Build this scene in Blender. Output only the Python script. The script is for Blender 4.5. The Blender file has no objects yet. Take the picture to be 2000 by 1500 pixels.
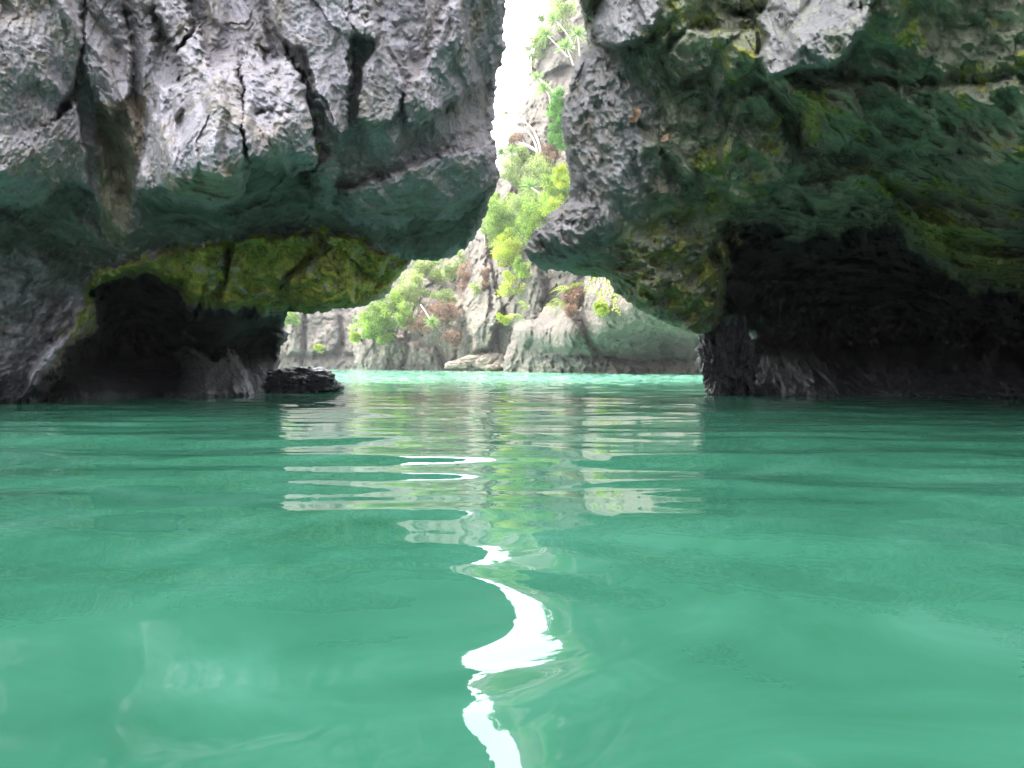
import bpy, math, random
import numpy as np

# ------------------------------------------------------------------ camera, sky, sun
F = 1556.0          # focal length in photograph pixels (28 mm on 36 mm)
HOR = 712.0         # horizon row in the photograph
EYE = 0.40          # eye height above the water

sc = bpy.context.scene
COL = sc.collection
cam_d = bpy.data.cameras.new("camera")
cam = bpy.data.objects.new("camera", cam_d)
COL.objects.link(cam)
cam.location = (0, 0, EYE)
cam.rotation_euler = (math.radians(90), 0, 0)
cam_d.lens = 28.0
cam_d.sensor_width = 36.0
cam_d.shift_y = (HOR - 750.0) / 2000.0
cam_d.clip_start = 0.05
cam_d.clip_end = 3000.0
sc.camera = cam

HAZE = 0.0008
SUN_EL, SUN_AZ = 50.0, -66.0      # azimuth measured from +Y towards +X (negative: to the left)
CLOUD = (14.0, 21.0)
world = bpy.data.worlds.new("World")
sc.world = world
world.use_nodes = True
nt = world.node_tree
nt.nodes.clear()
wo = nt.nodes.new("ShaderNodeOutputWorld")
bg = nt.nodes.new("ShaderNodeBackground")
sky = nt.nodes.new("ShaderNodeTexSky")
sky.sky_type = 'NISHITA'
sky.sun_disc = False
sky.sun_elevation = math.radians(SUN_EL)
sky.sun_rotation = math.radians(SUN_AZ)
sky.dust_density = 4.0
sky.air_density = 1.0
sky.ozone_density = 1.0
bg.inputs["Strength"].default_value = 0.15
# thin bright cloud over the whole sky, brightest round the veiled sun
tc = nt.nodes.new("ShaderNodeTexCoord")
dp_ = nt.nodes.new("ShaderNodeVectorMath"); dp_.operation = 'DOT_PRODUCT'
nt.links.new(tc.outputs["Generated"], dp_.inputs[0])
_e, _a = math.radians(SUN_EL), math.radians(SUN_AZ)
dp_.inputs[1].default_value = (math.sin(_a) * math.cos(_e), math.cos(_a) * math.cos(_e), math.sin(_e))
mr_ = nt.nodes.new("ShaderNodeMapRange"); mr_.interpolation_type = 'SMOOTHSTEP'
nt.links.new(dp_.outputs["Value"], mr_.inputs[0])
mr_.inputs[1].default_value = -0.1; mr_.inputs[2].default_value = 0.95
mr_.inputs[3].default_value = CLOUD[0]; mr_.inputs[4].default_value = CLOUD[1]
cn = nt.nodes.new("ShaderNodeTexNoise"); cn.inputs["Scale"].default_value = 3.0; cn.inputs["Detail"].default_value = 5
nt.links.new(tc.outputs["Generated"], cn.inputs["Vector"])
cm = nt.nodes.new("ShaderNodeMath"); cm.operation = 'MULTIPLY_ADD'
nt.links.new(cn.outputs["Fac"], cm.inputs[0]); cm.inputs[1].default_value = 0.5; cm.inputs[2].default_value = 0.75
cl = nt.nodes.new("ShaderNodeMath"); cl.operation = 'MULTIPLY'
nt.links.new(cm.outputs[0], cl.inputs[0]); nt.links.new(mr_.outputs[0], cl.inputs[1])
cc = nt.nodes.new("ShaderNodeVectorMath"); cc.operation = 'SCALE'; cc.inputs[0].default_value = (0.96, 0.98, 1.04)
nt.links.new(cl.outputs[0], cc.inputs["Scale"])
mx_ = nt.nodes.new("ShaderNodeMix"); mx_.data_type = 'RGBA'; mx_.inputs[0].default_value = 0.7
nt.links.new(sky.outputs[0], mx_.inputs[6]); nt.links.new(cc.outputs[0], mx_.inputs[7])
nt.links.new(mx_.outputs[2], bg.inputs[0])
nt.links.new(bg.outputs[0], wo.inputs[0])

sd_ = bpy.data.lights.new("sun", 'SUN')
sd_.energy = 2.0
sd_.angle = math.radians(0.5)
sd_.color = (1.0, 0.95, 0.87)
sun = bpy.data.objects.new("sun", sd_)
COL.objects.link(sun)
el, az = math.radians(SUN_EL), math.radians(SUN_AZ)
from mathutils import Vector
to_sun = Vector((math.sin(az) * math.cos(el), math.cos(az) * math.cos(el), math.sin(el)))
sun.rotation_euler = to_sun.to_track_quat('Z', 'Y').to_euler()
sun.location = (0, 0, 60)

sc.view_settings.view_transform = 'Standard'
sc.view_settings.look = 'None'
sc.view_settings.exposure = 2.0
sc.view_settings.gamma = 1.0
sc.cycles.max_bounces = 8
sc.cycles.diffuse_bounces = 4
sc.cycles.glossy_bounces = 4
sc.cycles.use_denoising = True

rng = np.random.default_rng(7)
random.seed(11)

# ------------------------------------------------------------------ noise in numpy
_perm = rng.permutation(256).astype(np.int32)
_perm = np.concatenate([_perm, _perm])
_g = rng.normal(size=(256, 3)).astype(np.float32)
_g /= np.linalg.norm(_g, axis=1, keepdims=True)

def pnoise(x, y, z):
    x = np.asarray(x, np.float32); y = np.asarray(y, np.float32); z = np.asarray(z, np.float32)
    x, y, z = np.broadcast_arrays(x, y, z)
    xi = np.floor(x).astype(np.int32); yi = np.floor(y).astype(np.int32); zi = np.floor(z).astype(np.int32)
    xf = x - xi; yf = y - yi; zf = z - zi
    u = xf * xf * xf * (xf * (xf * 6 - 15) + 10)
    v = yf * yf * yf * (yf * (yf * 6 - 15) + 10)
    w = zf * zf * zf * (zf * (zf * 6 - 15) + 10)
    def gr(a, b, c):
        h = _perm[(_perm[(_perm[(xi + a) & 255] + yi + b) & 255] + zi + c) & 255]
        g = _g[h]
        return g[..., 0] * (xf - a) + g[..., 1] * (yf - b) + g[..., 2] * (zf - c)
    def lp(t, a, b): return a + t * (b - a)
    return 1.6 * lp(w, lp(v, lp(u, gr(0, 0, 0), gr(1, 0, 0)), lp(u, gr(0, 1, 0), gr(1, 1, 0))),
                    lp(v, lp(u, gr(0, 0, 1), gr(1, 0, 1)), lp(u, gr(0, 1, 1), gr(1, 1, 1))))

def fbm(x, y, z, o=4, gain=0.5):
    s = 0; a = 1.0; n = 0
    for i in range(o):
        s = s + a * pnoise(x * 2 ** i + 17.3 * i, y * 2 ** i + 5.1 * i, z * 2 ** i + 9.7 * i)
        n += a; a *= gain
    return s / n * 1.4

def ridged(x, y, z, o=4, gain=0.5):
    s = 0; a = 1.0; n = 0; w = 1.0
    for i in range(o):
        r = 1 - np.abs(pnoise(x * 2 ** i + 31.3 * i, y * 2 ** i + 8.1 * i, z * 2 ** i + 2.7 * i))
        r = r * r * w
        w = np.clip(r * 1.6, 0, 1)
        s = s + a * r; n += a; a *= gain
    return s / n

def cells(x, y, z, seed=0):
    """distance to the nearest and second nearest jittered cell point"""
    xi = np.floor(x).astype(np.int32); yi = np.floor(y).astype(np.int32); zi = np.floor(z).astype(np.int32)
    d1 = np.full(x.shape, 9.0, np.float32); d2 = d1.copy(); idn = np.zeros(x.shape, np.float32)
    for a in (-1, 0, 1):
        for b in (-1, 0, 1):
            for c in (-1, 0, 1):
                h = _perm[(_perm[(_perm[(xi + a + seed) & 255] + yi + b) & 255] + zi + c) & 255]
                px = xi + a + 0.5 + 0.45 * _g[h, 0]; py = yi + b + 0.5 + 0.45 * _g[h, 1]; pz = zi + c + 0.5 + 0.45 * _g[h, 2]
                d = np.sqrt((x - px) ** 2 + (y - py) ** 2 + (z - pz) ** 2)
                nn = d < d1
                d2 = np.where(nn, d1, np.minimum(d2, d))
                d1 = np.where(nn, d, d1); idn = np.where(nn, h / 255.0, idn)
    return d1, d2, idn

def sstep(a, b, x):
    t = np.clip((x - a) / (b - a), 0, 1)
    return t * t * (3 - 2 * t)

# ------------------------------------------------------------------ 2-D tools for sculpting
def sdpoly(X, Y, poly):
    """signed distance, positive inside"""
    P = np.array(poly, float); n = len(P)
    d = np.full(X.shape, 1e18); ins = np.zeros(X.shape, bool)
    for i in range(n):
        ax, ay = P[i]; bx, by = P[(i + 1) % n]
        ex, ey = bx - ax, by - ay
        L = ex * ex + ey * ey + 1e-9
        t = np.clip(((X - ax) * ex + (Y - ay) * ey) / L, 0, 1)
        d = np.minimum(d, (X - ax - t * ex) ** 2 + (Y - ay - t * ey) ** 2)
        if ay != by:
            c = ((ay > Y) != (by > Y)) & (X < (bx - ax) * (Y - ay) / (by - ay) + ax)
            ins ^= c
    d = np.sqrt(d)
    return np.where(ins, d, -d)

def dline(X, Y, pts):
    d = np.full(X.shape, 1e18)
    for (ax, ay), (bx, by) in zip(pts[:-1], pts[1:]):
        ex, ey = bx - ax, by - ay
        t = np.clip(((X - ax) * ex + (Y - ay) * ey) / (ex * ex + ey * ey + 1e-9), 0, 1)
        d = np.minimum(d, (X - ax - t * ex) ** 2 + (Y - ay - t * ey) ** 2)
    return np.sqrt(d)

def tps(ctrl):
    C = np.array(ctrl, float); P = C[:, :2] / 500.0; v = C[:, 2]; n = len(P)
    def U(r2): return 0.5 * r2 * np.log(r2 + 1e-12)
    K = U(((P[:, None] - P[None]) ** 2).sum(-1)) + np.eye(n) * 0.002
    A = np.zeros((n + 3, n + 3)); A[:n, :n] = K; A[:n, n] = 1; A[:n, n + 1:] = P; A[n, :n] = 1; A[n + 1:, :n] = P.T
    w = np.linalg.solve(A, np.concatenate([v, np.zeros(3)]))
    lo, hi = v.min() * 0.8, v.max() * 1.15
    def f(X, Y):
        x = X / 500.0; y = Y / 500.0
        s = w[n] + w[n + 1] * x + w[n + 2] * y
        for i in range(n):
            s = s + w[i] * U((x - P[i, 0]) ** 2 + (y - P[i, 1]) ** 2)
        return np.clip(s, lo, hi)
    return f

def to_world(X, Y, D):
    return (X - 1000.0) / F * D, D, EYE + (HOR - Y) / F * D

def wl(py):           # distance of a waterline seen at row py
    return EYE * F / (py - HOR)

# ------------------------------------------------------------------ mesh helpers
def link_mesh(name, V, Fc, mat, parent=None, smooth=True, attrs=None):
    me = bpy.data.meshes.new(name)
    V = np.asarray(V, np.float32); 
    if isinstance(Fc, np.ndarray):
        k = Fc.shape[1]
        me.vertices.add(len(V)); me.vertices.foreach_set("co", V.ravel())
        me.loops.add(Fc.size); me.loops.foreach_set("vertex_index", Fc.ravel().astype(np.int32))
        me.polygons.add(len(Fc)); me.polygons.foreach_set("loop_start", np.arange(0, Fc.size, k, dtype=np.int32))
        me.update(calc_edges=True)
    else:
        me.from_pydata([tuple(map(float, v)) for v in V], [], Fc)
    me.validate()
    if smooth and len(me.polygons):
        me.polygons.foreach_set("use_smooth", np.ones(len(me.polygons), bool))
    if attrs:
        for k, a in attrs.items():
            at = me.color_attributes.new(k, 'FLOAT_COLOR', 'POINT')
            at.data.foreach_set("color", np.asarray(a, np.float32).ravel())
    me.materials.append(mat)
    o = bpy.data.objects.new(name, me)
    COL.objects.link(o)
    if parent: o.parent = parent
    return o

def tag(o, label, cat, group=None, kind=None):
    o['label'] = label; o['category'] = cat
    if group: o['group'] = group
    if kind: o['kind'] = kind
    return o

def empty(name, loc):
    o = bpy.data.objects.new(name, None)
    o.location = loc; o.empty_display_size = 0.2
    COL.objects.link(o)
    return o

# ------------------------------------------------------------------ node helpers
def new_mat(name):
    m = bpy.data.materials.new(name); m.use_nodes = True
    m.node_tree.nodes.clear()
    return m, m.node_tree

class NB:
    def __init__(s, t): s.t = t
    def n(s, ty, **kw):
        nd = s.t.nodes.new(ty)
        for k, v in kw.items(): setattr(nd, k, v)
        return nd
    def l(s, a, b): s.t.links.new(a, b)
    def val(s, sock, v):
        if hasattr(v, 'is_linked') or hasattr(v, 'links'): s.l(v, sock)
        else: sock.default_value = v
    def math(s, op, a, b=None, c=None, clamp=False):
        nd = s.n("ShaderNodeMath", operation=op, use_clamp=clamp)
        s.val(nd.inputs[0], a)
        if b is not None: s.val(nd.inputs[1], b)
        if c is not None: s.val(nd.inputs[2], c)
        return nd.outputs[0]
    def mix(s, f, a, b, mode='MIX'):
        nd = s.n("ShaderNodeMix", data_type='RGBA', blend_type=mode)
        s.val(nd.inputs[0], f); s.val(nd.inputs[6], a); s.val(nd.inputs[7], b)
        return nd.outputs[2]
    def noise(s, vec, scale, detail=4, rough=0.55, dist=0.0):
        nd = s.n("ShaderNodeTexNoise")
        s.l(vec, nd.inputs["Vector"])
        nd.inputs["Scale"].default_value = scale; nd.inputs["Detail"].default_value = detail
        nd.inputs["Roughness"].default_value = rough; nd.inputs["Distortion"].default_value = dist
        return nd.outputs["Fac"]
    def ramp(s, f, stops):
        nd = s.n("ShaderNodeValToRGB"); e = nd.color_ramp.elements
        while len(e) < len(stops): e.new(0.5)
        for i, (p, c) in enumerate(stops):
            e[i].position = p; e[i].color = c if len(c) == 4 else (*c, 1)
        s.l(f, nd.inputs[0])
        return nd.outputs[0]
    def mr(s, v, a, b, c=0.0, d=1.0):
        nd = s.n("ShaderNodeMapRange"); nd.interpolation_type = 'SMOOTHSTEP'
        s.val(nd.inputs[0], v)
        for i, q in enumerate((a, b, c, d)): nd.inputs[i + 1].default_value = q
        return nd.outputs[0]

def rock_material(name, bare_a, bare_b, scale=1.0, tide=0.35, tide_col=(0.018, 0.018, 0.02, 1), bump=0.024,
                  moss=((0.055, 0.085, 0.015), (0.42, 0.42, 0.08)), algae=((0.03, 0.042, 0.034), (0.125, 0.155, 0.125)),
                  wetgloss=0.35):
    m, t = new_mat(name); b = NB(t)
    out = b.n("ShaderNodeOutputMaterial"); p = b.n("ShaderNodeBsdfPrincipled")
    b.l(p.outputs[0], out.inputs[0])
    geo = b.n("ShaderNodeNewGeometry"); pos = geo.outputs["Position"]
    at = b.n("ShaderNodeAttribute", attribute_name="zone"); sp = b.n("ShaderNodeSeparateColor")
    b.l(at.outputs["Color"], sp.inputs[0])
    zm, za, zd, zt = sp.outputs[0], sp.outputs[1], sp.outputs[2], at.outputs["Alpha"]
    s = scale
    n1 = b.noise(pos, 1.3 * s, 6, 0.6)
    n2 = b.noise(pos, 6.0 * s, 6, 0.65, 0.4)
    n3 = b.noise(pos, 26.0 * s, 4, 0.6)
    n4 = b.noise(pos, 3.1 * s, 5, 0.6, 0.8)
    nm = b.math('ADD', b.math('MULTIPLY', n1, 0.4), b.math('MULTIPLY', n2, 0.6))
    bare = b.ramp(nm, [(0.33, bare_b), (0.50, bare_a), (0.68, tuple(min(1, c * 1.35) for c in bare_a))])
    # pale crust spots and dark pits of weathered limestone
    bare = b.mix(b.mr(n3, 0.60, 0.72, 0, 0.5), bare, (0.5, 0.49, 0.50, 1))
    bare = b.mix(b.mr(n3, 0.40, 0.28, 0, 0.3), bare, tuple(c * 0.45 for c in bare_b[:3]) + (1,))
    n7 = b.noise(pos, 55.0 * s, 4, 0.7)
    bare = b.mix(b.mr(n7, 0.35, 0.65, 0.35, 0.0), bare, (0.10, 0.095, 0.105, 1))
    tan = b.ramp(n2, [(0.3, (0.13, 0.105, 0.07)), (0.7, (0.34, 0.29, 0.215))])
    col = b.mix(b.mr(b.math('ADD', zt, b.math('MULTIPLY', b.math('SUBTRACT', n4, 0.5), 0.9)), 0.3, 0.75), bare, tan)
    alg = b.ramp(n4, [(0.3, algae[0]), (0.66, algae[1])])
    fa = b.mr(b.math('ADD', za, b.math('MULTIPLY', b.math('SUBTRACT', n2, 0.5), 1.1)), 0.38, 0.66)
    col = b.mix(fa, col, alg)
    mos = b.ramp(b.math('ADD', b.math('MULTIPLY', n2, 0.6), b.math('MULTIPLY', n3, 0.4)), [(0.36, moss[0]), (0.60, moss[1])])
    n5 = b.noise(pos, 4.0 * s, 5, 0.7, 0.5)
    fm = b.mr(b.math('ADD', b.math('MULTIPLY', b.math('SUBTRACT', zm, 0.12), 1.14), b.math('MULTIPLY', b.math('SUBTRACT', n5, 0.5), 2.6)), 0.38, 0.62)
    col = b.mix(fm, col, mos)
    drk = b.ramp(n2, [(0.3, (0.006, 0.008, 0.008)), (0.75, (0.032, 0.032, 0.026))])  # near-black rock colour that also carries the shade of the caves
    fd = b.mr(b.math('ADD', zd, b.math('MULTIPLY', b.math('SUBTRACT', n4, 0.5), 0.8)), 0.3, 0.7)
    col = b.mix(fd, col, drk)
    # dark, wet tidal band
    sx = b.n("ShaderNodeSeparateXYZ"); b.l(pos, sx.inputs[0])
    hz = b.math('ADD', sx.outputs[2], b.math('MULTIPLY', b.math('SUBTRACT', n4, 0.5), tide * 1.2))
    ft = b.mr(hz, tide, tide * 0.45)
    tc_ = b.mix(b.mr(n7, 0.60, 0.70, 0, 0.55), tide_col, (0.20, 0.19, 0.17, 1))
    col = b.mix(ft, col, tc_)
    b.l(col, p.inputs["Base Color"])
    rg = b.math('SUBTRACT', 0.85, b.math('MULTIPLY', ft, wetgloss))
    b.l(rg, p.inputs["Roughness"])
    p.inputs["Specular IOR Level"].default_value = 0.35
    v = b.n("ShaderNodeTexVoronoi", feature='F1'); v.inputs["Scale"].default_value = 17 * s
    wv = b.n("ShaderNodeVectorMath", operation='ADD')
    nn = b.n("ShaderNodeTexNoise"); b.l(pos, nn.inputs["Vector"]); nn.inputs["Scale"].default_value = 8 * s
    scl = b.n("ShaderNodeVectorMath", operation='SCALE'); b.l(nn.outputs["Color"], scl.inputs[0]); scl.inputs["Scale"].default_value = 0.16 / s
    b.l(pos, wv.inputs[0]); b.l(scl.outputs[0], wv.inputs[1]); b.l(wv.outputs[0], v.inputs["Vector"])
    h = b.math('ADD', b.math('MULTIPLY', v.outputs["Distance"], 0.55), b.math('ADD', b.math('MULTIPLY', n3, 0.6), n2))
    h = b.math('ADD', h, b.math('MULTIPLY', b.noise(pos, 70 * s, 4, 0.7), 0.40))
    bp = b.n("ShaderNodeBump"); bp.inputs["Strength"].default_value = 1.0; bp.inputs["Distance"].default_value = bump
    b.l(h, bp.inputs["Height"]); b.l(bp.outputs[0], p.inputs["Normal"])
    return m

M_LEFT = rock_material("limestone_grey", (0.335, 0.315, 0.345, 1), (0.21, 0.195, 0.215, 1), algae=((0.06, 0.066, 0.062), (0.21, 0.22, 0.20)))
M_FAR = rock_material("limestone_far", (0.128, 0.106, 0.080, 1), (0.062, 0.053, 0.041, 1), scale=0.35, tide=0.8,
                      tide_col=(0.09, 0.085, 0.06, 1), bump=0.10,
                      algae=((0.05, 0.06, 0.045), (0.16, 0.17, 0.12)))
M_RIGHT = rock_material("limestone_mossy", (0.27, 0.262, 0.262, 1), (0.15, 0.15, 0.146, 1),
                        moss=((0.06, 0.085, 0.02), (0.36, 0.36, 0.09)), algae=((0.05, 0.062, 0.043), (0.34, 0.35, 0.25)))
M_BLACK = rock_material("rock_black_wet", (0.035, 0.033, 0.04, 1), (0.012, 0.012, 0.014, 1), tide=1.2, bump=0.03, wetgloss=0.6)
M_BOULDER = rock_material("boulder_pale", (0.26, 0.215, 0.16, 1), (0.14, 0.115, 0.085, 1), scale=0.6, tide=0.25,
                          tide_col=(0.14, 0.12, 0.06, 1), bump=0.05)

# ------------------------------------------------------------------ relief sculptor
def relief(name, mat, outline, depth, xs, ys, zones=None, warp=6.0, wscale=60.0, edge=(25, 0.6), thick=4.0, snap=True,
           thick_px=60.0, detail=1.0):
    X, Y = np.meshgrid(np.array(xs, float), np.array(ys, float))
    X0, Y0 = X, Y
    wx = warp * (fbm(X / wscale, Y / wscale, 3.3, 4)) + 0.6 * warp * fbm(X / wscale * 5, Y / wscale * 5, 1.3, 4)
    wy = warp * (fbm(X / wscale, Y / wscale, 8.8, 4)) + 0.6 * warp * fbm(X / wscale * 5, Y / wscale * 5, 6.3, 4)
    sd = sdpoly(X + wx, Y + wy, outline)
    gy, gx = np.gradient(sd)
    dxs = np.gradient(np.array(xs, float))[None, :]; dys = np.gradient(np.array(ys, float))[:, None]
    gx = gx / dxs; gy = gy / dys
    cell = np.maximum(dxs + 0 * dys, dys + 0 * dxs)
    keep = sd > -cell * 0.9
    mv = (sd < 0) & keep
    g2 = np.maximum(gx * gx + gy * gy, 0.25)
    lim = cell * 1.2
    X = np.where(mv, X + np.clip(-sd * gx / g2, -lim, lim), X)
    Y = np.where(mv, Y + np.clip(-sd * gy / g2, -lim, lim), Y)
    D, Z = depth(X, Y, X0 + wx, Y0 + wy)
    s = np.clip(sd / edge[0], 0, 1)
    D = D + edge[1] * (1 - np.sqrt(np.clip(1 - (1 - s) ** 2, 0, 1)))
    T = 0.15 + thick * (1 - np.exp(-np.clip(sd, 0, None) / thick_px))
    fx, fy, fz = to_world(X, Y, D)
    D2 = D + T
    bx, by, bz = to_world(X, Y, D2)
    idx = -np.ones(X.shape, int); kk = keep
    n = kk.sum(); idx[kk] = np.arange(n)
    V = np.concatenate([np.stack([fx[kk], fy[kk], fz[kk]], 1), np.stack([bx[kk], by[kk], bz[kk]], 1)])
    q = kk[:-1, :-1] & kk[1:, :-1] & kk[:-1, 1:] & kk[1:, 1:]
    a = idx[:-1, :-1][q]; b_ = idx[:-1, 1:][q]; c = idx[1:, 1:][q]; d = idx[1:, :-1][q]
    front = np.stack([a, d, c, b_], 1)
    back = np.stack([a, b_, c, d], 1) + n
    E = np.concatenate([front[:, [0, 1]], front[:, [1, 2]], front[:, [2, 3]], front[:, [3, 0]]])
    key = E[:, 0].astype(np.int64) * (2 * n) + E[:, 1]
    rev = E[:, 1].astype(np.int64) * (2 * n) + E[:, 0]
    be = E[~np.isin(key, rev)]
    side = np.stack([be[:, 1], be[:, 0], be[:, 0] + n, be[:, 1] + n], 1)
    Fc = np.concatenate([front, back, side])
    Zc = np.stack([z[kk] if z is not None else np.zeros(n) for z in Z], 1)
    Zc = np.concatenate([Zc, Zc])
    o = link_mesh(name, V, Fc, mat, attrs={"zone": Zc})
    return o

def axis(lo, a, b, hi, step, grow=1.12, cap=60):
    mid = list(np.arange(a, b + step * 0.5, step))
    left = []; x = a; s = step
    while x > lo:
        s = min(s * grow, cap); x -= s; left.append(x)
    right = []; x = mid[-1]; s = step
    while x < hi:
        s = min(s * grow, cap); x += s; right.append(x)
    return left[::-1] + mid + right

def slab(X, Y, poly, w, bulge=0.0, bw=50.0):
    sd = sdpoly(X, Y, poly)
    return sstep(-w * 0.3, w, sd) + bulge * np.sqrt(np.clip(sd / bw, 0, 1))

def inside(X, Y, poly, w):
    return sstep(-w, w, sdpoly(X, Y, poly))

def karst(wx, wy, wz, amp, lo=1.0, sc_=1.0):
    """fluted, pitted weathering of karst limestone (positive = outwards)"""
    qx = wx + 0.15 * fbm(wx * 1.7, wy * 1.7, wz * 1.7, 3); qz = wz + 0.15 * fbm(wx * 1.7 + 9, wy * 1.7, wz * 1.7, 3)
    sl = qx + 0.35 * qz                       # flutes lean a little
    fl = ridged(sl * 1.7 * lo, wy * 0.8 * lo, qz * 0.35 * lo, 3) - 0.5
    f2 = ridged(sl * 4.2 * lo, wy * 2.5 * lo, qz * 1.7 * lo + 4, 4, 0.55) - 0.5
    f3 = ridged(qx * 12 * lo, wy * 12 * lo, qz * 9 * lo + 2, 3, 0.6) - 0.5
    f4 = fbm(wx * 30 * lo, wy * 30 * lo, wz * 30 * lo, 2)
    f25 = ridged(sl * 8 * lo + 3, wy * 6 * lo, qz * 3.6 * lo + 1, 3, 0.55) - 0.5
    ws = sl + 0.10 * f2; wq = qz + 0.12 * f2
    d1, d2, ida = cells(ws * 1.9 * lo, wy * 1.2 * lo, wq * 0.85 * lo, 3)
    fac = (ida - 0.5) * 0.22 + 0.10 * (0.5 - d1)
    d1, d2, idb = cells(ws * 5.2 * lo + 3, wy * 3 * lo, wq * 2.6 * lo, 9)
    fac = fac + (idb - 0.5) * 0.075 + 0.05 * (0.5 - d1)
    return amp * (fac * sc_ + 0.30 * fl + 0.13 * sc_ * f2 + 0.065 * sc_ * f25 + 0.045 * f3 + 0.018 * f4)

def groove(U, V, gr):
    U2 = U + 9 * fbm(U / 30, V / 30, 5.5, 3); V2 = V + 9 * fbm(U / 30, V / 30, 7.5, 3)
    dm = 0.55 + 0.9 * fbm(U / 45, V / 45, 2.2, 3)
    wm = 1.0 + 0.8 * fbm(U / 25, V / 25, 12.2, 2)
    H = 0
    for pts, w, dp in gr:
        d = dline(U2, V2, pts) / (w * np.clip(wm, .35, 2))
        H = H - 0.42 * dp * np.clip(dm, 0.0, 1.3) * np.exp(-d ** 1.5)
    return H

# ================================================================== LEFT CLIFF
L_base = tps([(-2500, -3000, 9), (-2500, 800, 7), (1000, -3000, 10), (300, -1500, 8.2), (-900, -600, 6.2), (-800, 700, 6.8),
    (0, 0, 6.4), (0, 300, 6.4), (0, 480, 7.4), (0, 620, 7.9), (0, 785, wl(787)), (-300, 785, 7.9),
    (150, 100, 6.9), (220, 100, 7.2), (230, 330, 7.7), (240, 460, 7.9), (330, 100, 7.1), (340, 380, 6.9), (450, 380, 7.0),
    (550, 150, 7.1), (560, 320, 7.1), (540, 400, 7.9), (350, 430, 7.9), (650, 100, 7.2), (640, 340, 7.7), (720, 230, 7.3),
    (850, 50, 7.4), (850, 200, 7.7), (960, 60, 8.2), (960, 200, 8.8), (800, 320, 7.9), (960, 300, 8.4), (900, 400, 8.8), (850, 480, 9.7),
    (750, 400, 8.4), (700, 470, 9.1), (620, 455, 8.9), (480, 470, 8.6), (300, 500, 8.5), (180, 520, 8.4),
    (300, 590, 9.3), (450, 600, 9.1), (600, 540, 8.9), (620, 600, 9.4), (700, 580, 9.5), (760, 540, 9.8),
    (100, 560, 8.1), (100, 700, 8.6), (100, 778, wl(781)), (170, 620, 8.9), (260, 640, 10.2), (260, 720, 10.4),
    (200, 776, wl(777)), (400, 680, 10.2), (400, 770, wl(771)), (520, 660, 10.9), (520, 766, wl(768)), (550, 700, 11.0),
    (300, 900, 9.5), (0, 900, 8.3), (520, 900, 11)])
L_out = [(985, -120), (985, 0), (984, 60), (989, 92), (972, 140), (964, 200), (964, 262), (972, 300), (977, 346), (962, 385),
    (945, 425), (930, 470), (915, 487), (868, 500), (800, 512), (778, 548), (742, 580), (700, 596), (640, 605), (595, 610), (562, 606),
    (556, 622), (551, 643), (563, 653), (560, 664), (549, 682), (542, 712), (541, 738), (535, 768), (530, 960),
    (-2600, 960), (-2600, -4600), (1080, -4600), (1010, -1000), (985, -400)]
L_slabs = [
    # polygon, offset towards the viewer, edge width, bulge
    ([(-60, -80), (95, -80), (160, -20), (162, 90), (148, 160), (108, 225), (70, 300), (0, 330), (-60, 330)], .42, 10, .25),
    ([(-60, 270), (60, 250), (110, 225), (150, 195), (158, 270), (168, 330), (182, 366), (128, 362), (66, 412), (0, 402), (-60, 402)], .5, 9, .2),
    ([(168, -60), (228, -60), (240, 30), (262, 100), (250, 190), (215, 235), (172, 200), (158, 120)], .22, 10, .2),
    ([(296, -60), (370, -40), (380, 60), (345, 100), (330, 70), (300, 20)], .35, 10, .3),
    ([(345, 100), (392, 55), (412, 130), (470, 120), (478, 260), (484, 330), (478, 380), (420, 402), (385, 388), (345, 390), (318, 372), (262, 382), (286, 250), (310, 165), (352, 160)], .62, 9, .3),
    ([(470, 80), (500, 95), (520, 118), (556, 108), (598, 175), (612, 262), (622, 325), (572, 346), (545, 322), (482, 316), (468, 240), (466, 160)], .66, 8, .3),
    ([(486, -60), (700, -60), (741, 50), (740, 80), (690, 70), (682, 118), (692, 190), (690, 245), (660, 270), (632, 200), (612, 180), (592, 100), (545, 80)], .38, 9, .25),
    ([(600, 95), (690, 105), (692, 190), (690, 245), (660, 275), (634, 230), (612, 180)], .28, 8, .2),
    ([(700, 10), (742, 46), (741, 78), (700, 66), (660, 20)], .45, 6, .2),
    ([(745, 80), (770, 120), (790, 175), (770, 240), (735, 250), (700, 230), (706, 130)], .30, 8, .25),
    ([(785, 175), (830, 130), (860, 20), (930, -60), (1050, -60), (1050, 100), (960, 150), (880, 200), (830, 250), (790, 245)], .35, 14, .3),
    ([(612, 330), (650, 300), (668, 330), (655, 400), (615, 400), (600, 370)], .25, 8, .15),
    ([(660, 375), (760, 340), (880, 300), (1000, 255), (1000, 345), (880, 400), (760, 410), (690, 420)], .35, 8, .15),
    # mossy band blocks
    ([(190, 525), (330, 495), (440, 475), (445, 540), (400, 600), (320, 550), (240, 545), (180, 560)], .25, 8, .15),
    ([(380, 480), (440, 478), (432, 512), (400, 525), (378, 515)], .2, 6, .15),
    ([(455, 470), (560, 455), (620, 448), (600, 500), (555, 540), (520, 608), (430, 606), (446, 540)], .28, 8, .15),
    ([(560, 545), (612, 505), (650, 475), (700, 520), (690, 590), (560, 604)], .25, 8, .15),
    ([(640, 452), (700, 468), (760, 505), (740, 545), (700, 520), (655, 490), (628, 470)], .25, 7, .15),
    # feet of the arch inside the cave
    ([(150, 600), (190, 592), (200, 625), (195, 650), (160, 655), (120, 720), (70, 770), (20, 790), (90, 680), (140, 640)], .45, 9, .3),
    ([(340, 690), (375, 680), (420, 700), (440, 680), (470, 700), (490, 740), (505, 790), (330, 790), (360, 735)], .55, 10, .3),
]
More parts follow.
